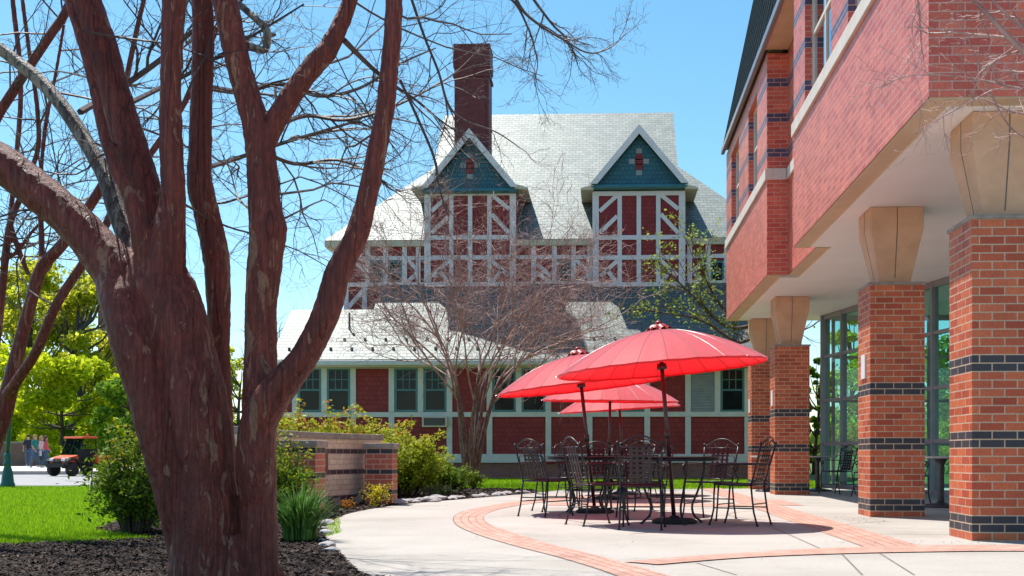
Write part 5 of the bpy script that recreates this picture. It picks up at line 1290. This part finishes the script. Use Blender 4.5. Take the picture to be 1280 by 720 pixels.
# utility cart
M['cartglass'] = glassmat('cart_windshield', None, (.35, .42, .45), .02, .02, 1.18)
def cart():
    base = Vector((P(91, 569, 42).x + .45, 41.6, -.02)); t = thing('utility_cart', (0, 0, 0), 'orange utility cart with an orange roof and black bumper parked on the grey road', 'utility vehicle')
    O, B = M['orange'], M['rubber']; gr = M['metal_dark']
    # local: front towards -y, width along x
    W = .70
    MB().prism([(-.62, -1.28, .62), (-.62, -1.2, .88), (-.62, -.55, 1.02), (-.62, -.5, .62)], (1.24, 0, 0)).build('hood', O, t, bevel=.05)
    for s in (-1, 1):
        fm = MB(); arc_ = [(-1.36, .52), (-1.3, .74), (-1.12, .86), (-.82, .86), (-.62, .74), (-.55, .52)]
        arc2 = [(-.60, .5), (-.68, .68), (-.85, .77), (-1.08, .77), (-1.22, .68), (-1.28, .5)]
        fm.prism([(s*.58 if s > 0 else -.80, y, z) for y, z in arc_ + arc2], (.22, 0, 0)); fm.build('fender', O if False else B, t)
        hl = MB().prism([(s*.28 if s > 0 else -.56, -1.305, .72), (s*.28 if s > 0 else -.56, -1.26, .86), (s*.28 if s > 0 else -.56, -1.2, .86), (s*.28 if s > 0 else -.56, -1.22, .72)], (.28, 0, 0)).build('headlight', M['white'], t, bevel=.02)
        for y in (-.95, .95):
            w_ = MB(); R_ = .33
            w_.lathe([(.2, -.12), (.30, -.13), (R_, -.09), (R_ + .008, 0), (R_, .09), (.30, .13), (.2, .12)], 22)
            tyre = w_.xform(Matrix.Translation((s*.66, y, R_)) @ Matrix.Rotation(R(90), 4, 'Y')).build('tyre', B, t, True)
            MB().lathe([(.03, -.10), (.19, -.10), (.2, -.08), (.2, .08), (.19, .10), (.03, .10)], 16).xform(Matrix.Translation((s*.675, y, R_)) @ Matrix.Rotation(R(90), 4, 'Y')).build('rim', M['mullion'], tyre, True)
    MB().box(-.66, .66, -1.42, -1.28, .42, .60).tube([(-.5, -1.4, .58), (-.46, -1.42, .72), (.46, -1.42, .72), (.5, -1.4, .58)], .025, 6).build('bumper', B, t, bevel=.02)
    gm = MB().box(-.26, .26, -1.315, -1.26, .6, .80).build('grille', B, t)
    MB().lathe([(.05, -.01), (.05, .01)], 12).xform(Matrix.Translation((0, -1.325, .72)) @ Matrix.Rotation(R(90), 4, 'X')).build('badge', M['mullion'], gm)
    MB().box(-.66, .66, -.5, 1.5, .36, .5).build('chassis', B, t)
    MB().box(-.72, .72, .45, 1.6, .62, 1.0).build('cargo_bed', O, t, bevel=.03)
    MB().box(-.55, .55, .05, .4, .5, .78).prism([(-.55, .3, .78), (-.55, .42, .78), (-.55, .5, 1.3), (-.55, .4, 1.3)], (1.1, 0, 0)).build('bench_seat', B, t, bevel=.03)
    rc = MB()
    for s in (-1, 1):
        rc.tube([(s*.62, -.58, .95), (s*.58, -.22, 1.82), (s*.58, .45, 1.84), (s*.62, .52, .95)], .032, 8)
    rc.tube([(-.58, -.22, 1.82), (.58, -.22, 1.82)], .03, 8).tube([(-.58, .45, 1.84), (.58, .45, 1.84)], .03, 8)
    rc.build('roll_cage', B, t, True)
    MB().prism([(-.68, -.42, 1.80), (-.68, -.36, 1.90), (-.68, .5, 1.92), (-.68, .6, 1.86), (-.68, .55, 1.82)], (1.36, 0, 0)).build('roof', O, t, bevel=.03)
    MB().prism([(-.57, -.56, 1.02), (-.57, -.24, 1.79), (-.57, -.228, 1.79), (-.57, -.548, 1.02)], (1.14, 0, 0)).build('windshield', M['cartglass'], t)
    MB().tube([(.02, -.565, 1.0), (.02, -.245, 1.8)], .022, 6).build('windshield_bar', B, t)
    MB().lathe([(.06, 1.92), (.06, 2.0), (.03, 2.03)], 12, (.45, .1, 0)).build('beacon', O, t, True)
    sw_ = [(.2*math.cos(2*math.pi*k/20) - .28, -.3 + .05*math.sin(2*math.pi*k/20), 1.12 + .19*math.sin(2*math.pi*k/20)) for k in range(20)]
    MB().tube(sw_, .018, 6, close=True).tube([(-.28, -.3, 1.12), (-.28, -.5, .95)], .02, 6).build('steering_wheel', B, t, True)
    t.location = base; t.rotation_euler = (0, 0, R(-24)); t.scale = (.74, .78, .78)
cart()

# people on the far path
def skinmesh(name, joints, bones, mat, parent, T, sub=1):
    me = bpy.data.meshes.new(name); me.from_pydata([tuple(T @ Vector(j[:3])) for j in joints], bones, []); me.materials.append(mat)
    o = bpy.data.objects.new(name, me); COL.objects.link(o); o.parent = parent
    sk = o.modifiers.new('skin', 'SKIN'); sk.use_smooth_shade = True
    sv = me.skin_vertices[0].data
    for i, j_ in enumerate(joints): sv[i].radius = (j_[3], j_[4] if len(j_) > 4 else j_[3])
    sv[0].use_root = True
    s_ = o.modifiers.new('sub', 'SUBSURF'); s_.levels = s_.render_levels = sub
    return o
M['skin'] = surf('skin', (.50, .28, .20), (.46, .25, .18), rough=.5, bmp=0)
def cloth(name, c): return surf(name, c, tuple(x*.8 for x in c), rough=.85, scale=9)
def person(px, Y, face, label, shirt, trousers, hair, hgt=1.68, long_hair=True, step=.18, sleeves=.5, bag=None, sw=.0):
    q = P(px, 569, Y); t = thing('person', (0, 0, 0), label, 'person'); I = Matrix.Identity(4); k = hgt / 1.7
    sh = .17
    def leg(s, st): return [(s*.085, 0, .88, .085), (s*.09, st*.35 - .03, .50, .06), (s*.09, st, .09, .042), (s*.09, st - .13, .035, .035)]
    def arm(s, st): return [(s*sh, .01, 1.40, .05), (s*(sh + .07), .02 + st*.3, 1.13, .04), (s*(sh + .06), -.08 + st*.8, .90, .03), (s*(sh + .06), -.11 + st, .82, .036)]
    J = [(0, 0, .92, .13, .10), (0, 0, 1.15, .125, .095), (0, 0, 1.36, .15, .095), (0, 0, 1.46, .055), (0, -.01, 1.53, .062), (0, -.015, 1.62, .085, .092), (0, -.01, 1.68, .055)]
    Bn = [(0, 1), (1, 2), (2, 3), (3, 4), (4, 5), (5, 6)]
    for s, st in ((-1, step), (1, -step)):
        n = len(J); J += leg(s, st); Bn += [(0, n), (n, n+1), (n+1, n+2), (n+2, n+3)]
    for s, st in ((-1, -sw), (1, sw)):
        n = len(J); J += arm(s, st); Bn += [(2, n), (n, n+1), (n+1, n+2), (n+2, n+3)]
    body = skinmesh('body', J, Bn, M['skin'], t, I, 2)
    # face
    MB().ball((0, -.108, 1.60), .014, 6, 4).build('nose', M['skin'], t, True)
    Jt = [(0, 0, .86, .15, .118), (0, 0, 1.0, .14, .112), (0, 0, 1.18, .138, .108), (0, 0, 1.37, .162, .108), (0, 0, 1.45, .075)]; Bt = [(0, 1), (1, 2), (2, 3), (3, 4)]
    for s, st in ((-1, -sw), (1, sw)):
        a = arm(s, st); n = len(Jt); e = Vector(a[1][:3]); f = Vector(a[0][:3])
        m_ = f.lerp(e, min(1, sleeves * 2)); Jt += [(*f, .066), (*m_, .056)]; Bt += [(3, n), (n, n+1)]
        if sleeves > .6: Jt += [(*a[2][:3], .042)]; Bt += [(n+1, n+2)]
    skinmesh('shirt', Jt, Bt, shirt, t, I, 2)
    Jl = [(0, 0, .93, .145, .112)]; Bl = []
    for s, st in ((-1, step), (1, -step)):
        g_ = leg(s, st); n = len(Jl); Jl += [(*g_[0][:3], .10), (*g_[1][:3], .075), (g_[2][0], g_[2][1], .11, .06)]; Bl += [(0, n), (n, n+1), (n+1, n+2)]
    skinmesh('trousers', Jl, Bl, trousers, t, I, 2)
    for s, st in ((-1, step), (1, -step)): MB().ball((s*.09, st - .06, .04), .05, 8, 6, (.9, 2.2, .8)).build('shoe', M['white'], t, True)
    hb = MB().ball((0, .015, 1.645), .105, 12, 8, (1, 1.05, 1.02))
    hb.v = [v for v in hb.v]
    if long_hair: hb.ball((0, .075, 1.50), .085, 10, 8, (1, .6, 1.7))
    hb.build('hair', hair, t, True)
    if bag:
        MB().prism([(.24, -.14, .62), (.27, .16, .62), (.27, .14, .92), (.25, -.12, .92)], (.07, 0, 0)).tube([(.285, -.08, .92), (.27, -.02, 1.38), (.285, .08, .92)], .012, 5).build('bag', bag, t, bevel=.02)
    t.location = (q.x, Y, .11); t.rotation_euler = (0, 0, R(face)); t.scale = (k, k, k)
H1, H2, H3 = cloth('brown_hair', (.10, .05, .03)), cloth('dark_hair', (.04, .025, .02)), cloth('blond_hair', (.36, .22, .10))
JE = cloth('blue_denim', (.05, .10, .18)); WH = cloth('white_cotton', (.75, .73, .74))
person(44, 57, 75, 'person in a teal top carrying a pale shoulder bag on the far path', cloth('teal_cotton', (.02, .20, .17)), JE, H3, 1.68, bag=WH, step=.26, sw=.18)
person(52, 59.5, 110, 'person in a pale pink top walking between the teal and the coral tops', cloth('pale_pink_cotton', (.72, .45, .5)), cloth('dark_trousers', (.03, .03, .045)), H3, 1.66, step=-.24, sw=-.15)
person(57.5, 57.5, 130, 'person in a coral red top and jeans with long brown hair on the far path', cloth('coral_cotton', (.62, .10, .12)), JE, H1, 1.64, step=.22, sleeves=.8, sw=.12)
person(35.5, 64, 20, 'person in a dark navy top standing at the left behind the walking group', cloth('navy_cotton', (.015, .02, .04)), JE, H2, 1.82, False, .06)

gwl = thing('garden_wall', (P(15, 569, 88).x, 69, 0), 'low reddish brown brick wall in the shade behind the walking people', 'garden wall')
x0, x1 = P(-60, 569, 69).x, P(48, 569, 69).x
MB().box(x0, x1, 69, 69.4, 0, 1.5).build('wall_panel', M['foundation'], gwl)
MB().box(x0 - .05, x1 + .05, 68.94, 69.46, 1.5, 1.62).build('coping', M['capstone'], gwl)

# steeple over the tree tops
SY = 170; q = P(148, 569, SY); st = thing('church_steeple', (q.x, SY, 0), 'slim verdigris church steeple seen in the crotch of the big tree', 'steeple')
zt = P(148, 293, SY).z; zb_ = P(148, 322, SY).z
M['verdigris'] = surf('verdigris_copper', (.07, .26, .26), (.05, .20, .21), rough=.6, scale=.6)
MB().box(q.x - 2.2, q.x + 2.2, SY - 2.2, SY + 2.2, 0, zb_ - 3).build('tower', M['foundation'], st)
MB().box(q.x - 1.3, q.x + 1.3, SY - 1.3, SY + 1.3, zb_ - 3, zb_ - 1.2).build('belfry', M['trim'], st)
V = [(q.x + 1.35*math.cos(math.pi/4*k + .39), SY + 1.35*math.sin(math.pi/4*k + .39), zb_ - 1.2) for k in range(8)] + [(q.x, SY, zt)]
MB().add(V, [tuple(range(8))[::-1]] + [(k, (k+1) % 8, 8) for k in range(8)]).build('spire', M['verdigris'], st)
MB().tube([(q.x, SY, zt - .3), (q.x, SY, zt + 1.2)], .06, 6).build('finial', M['verdigris'], st)
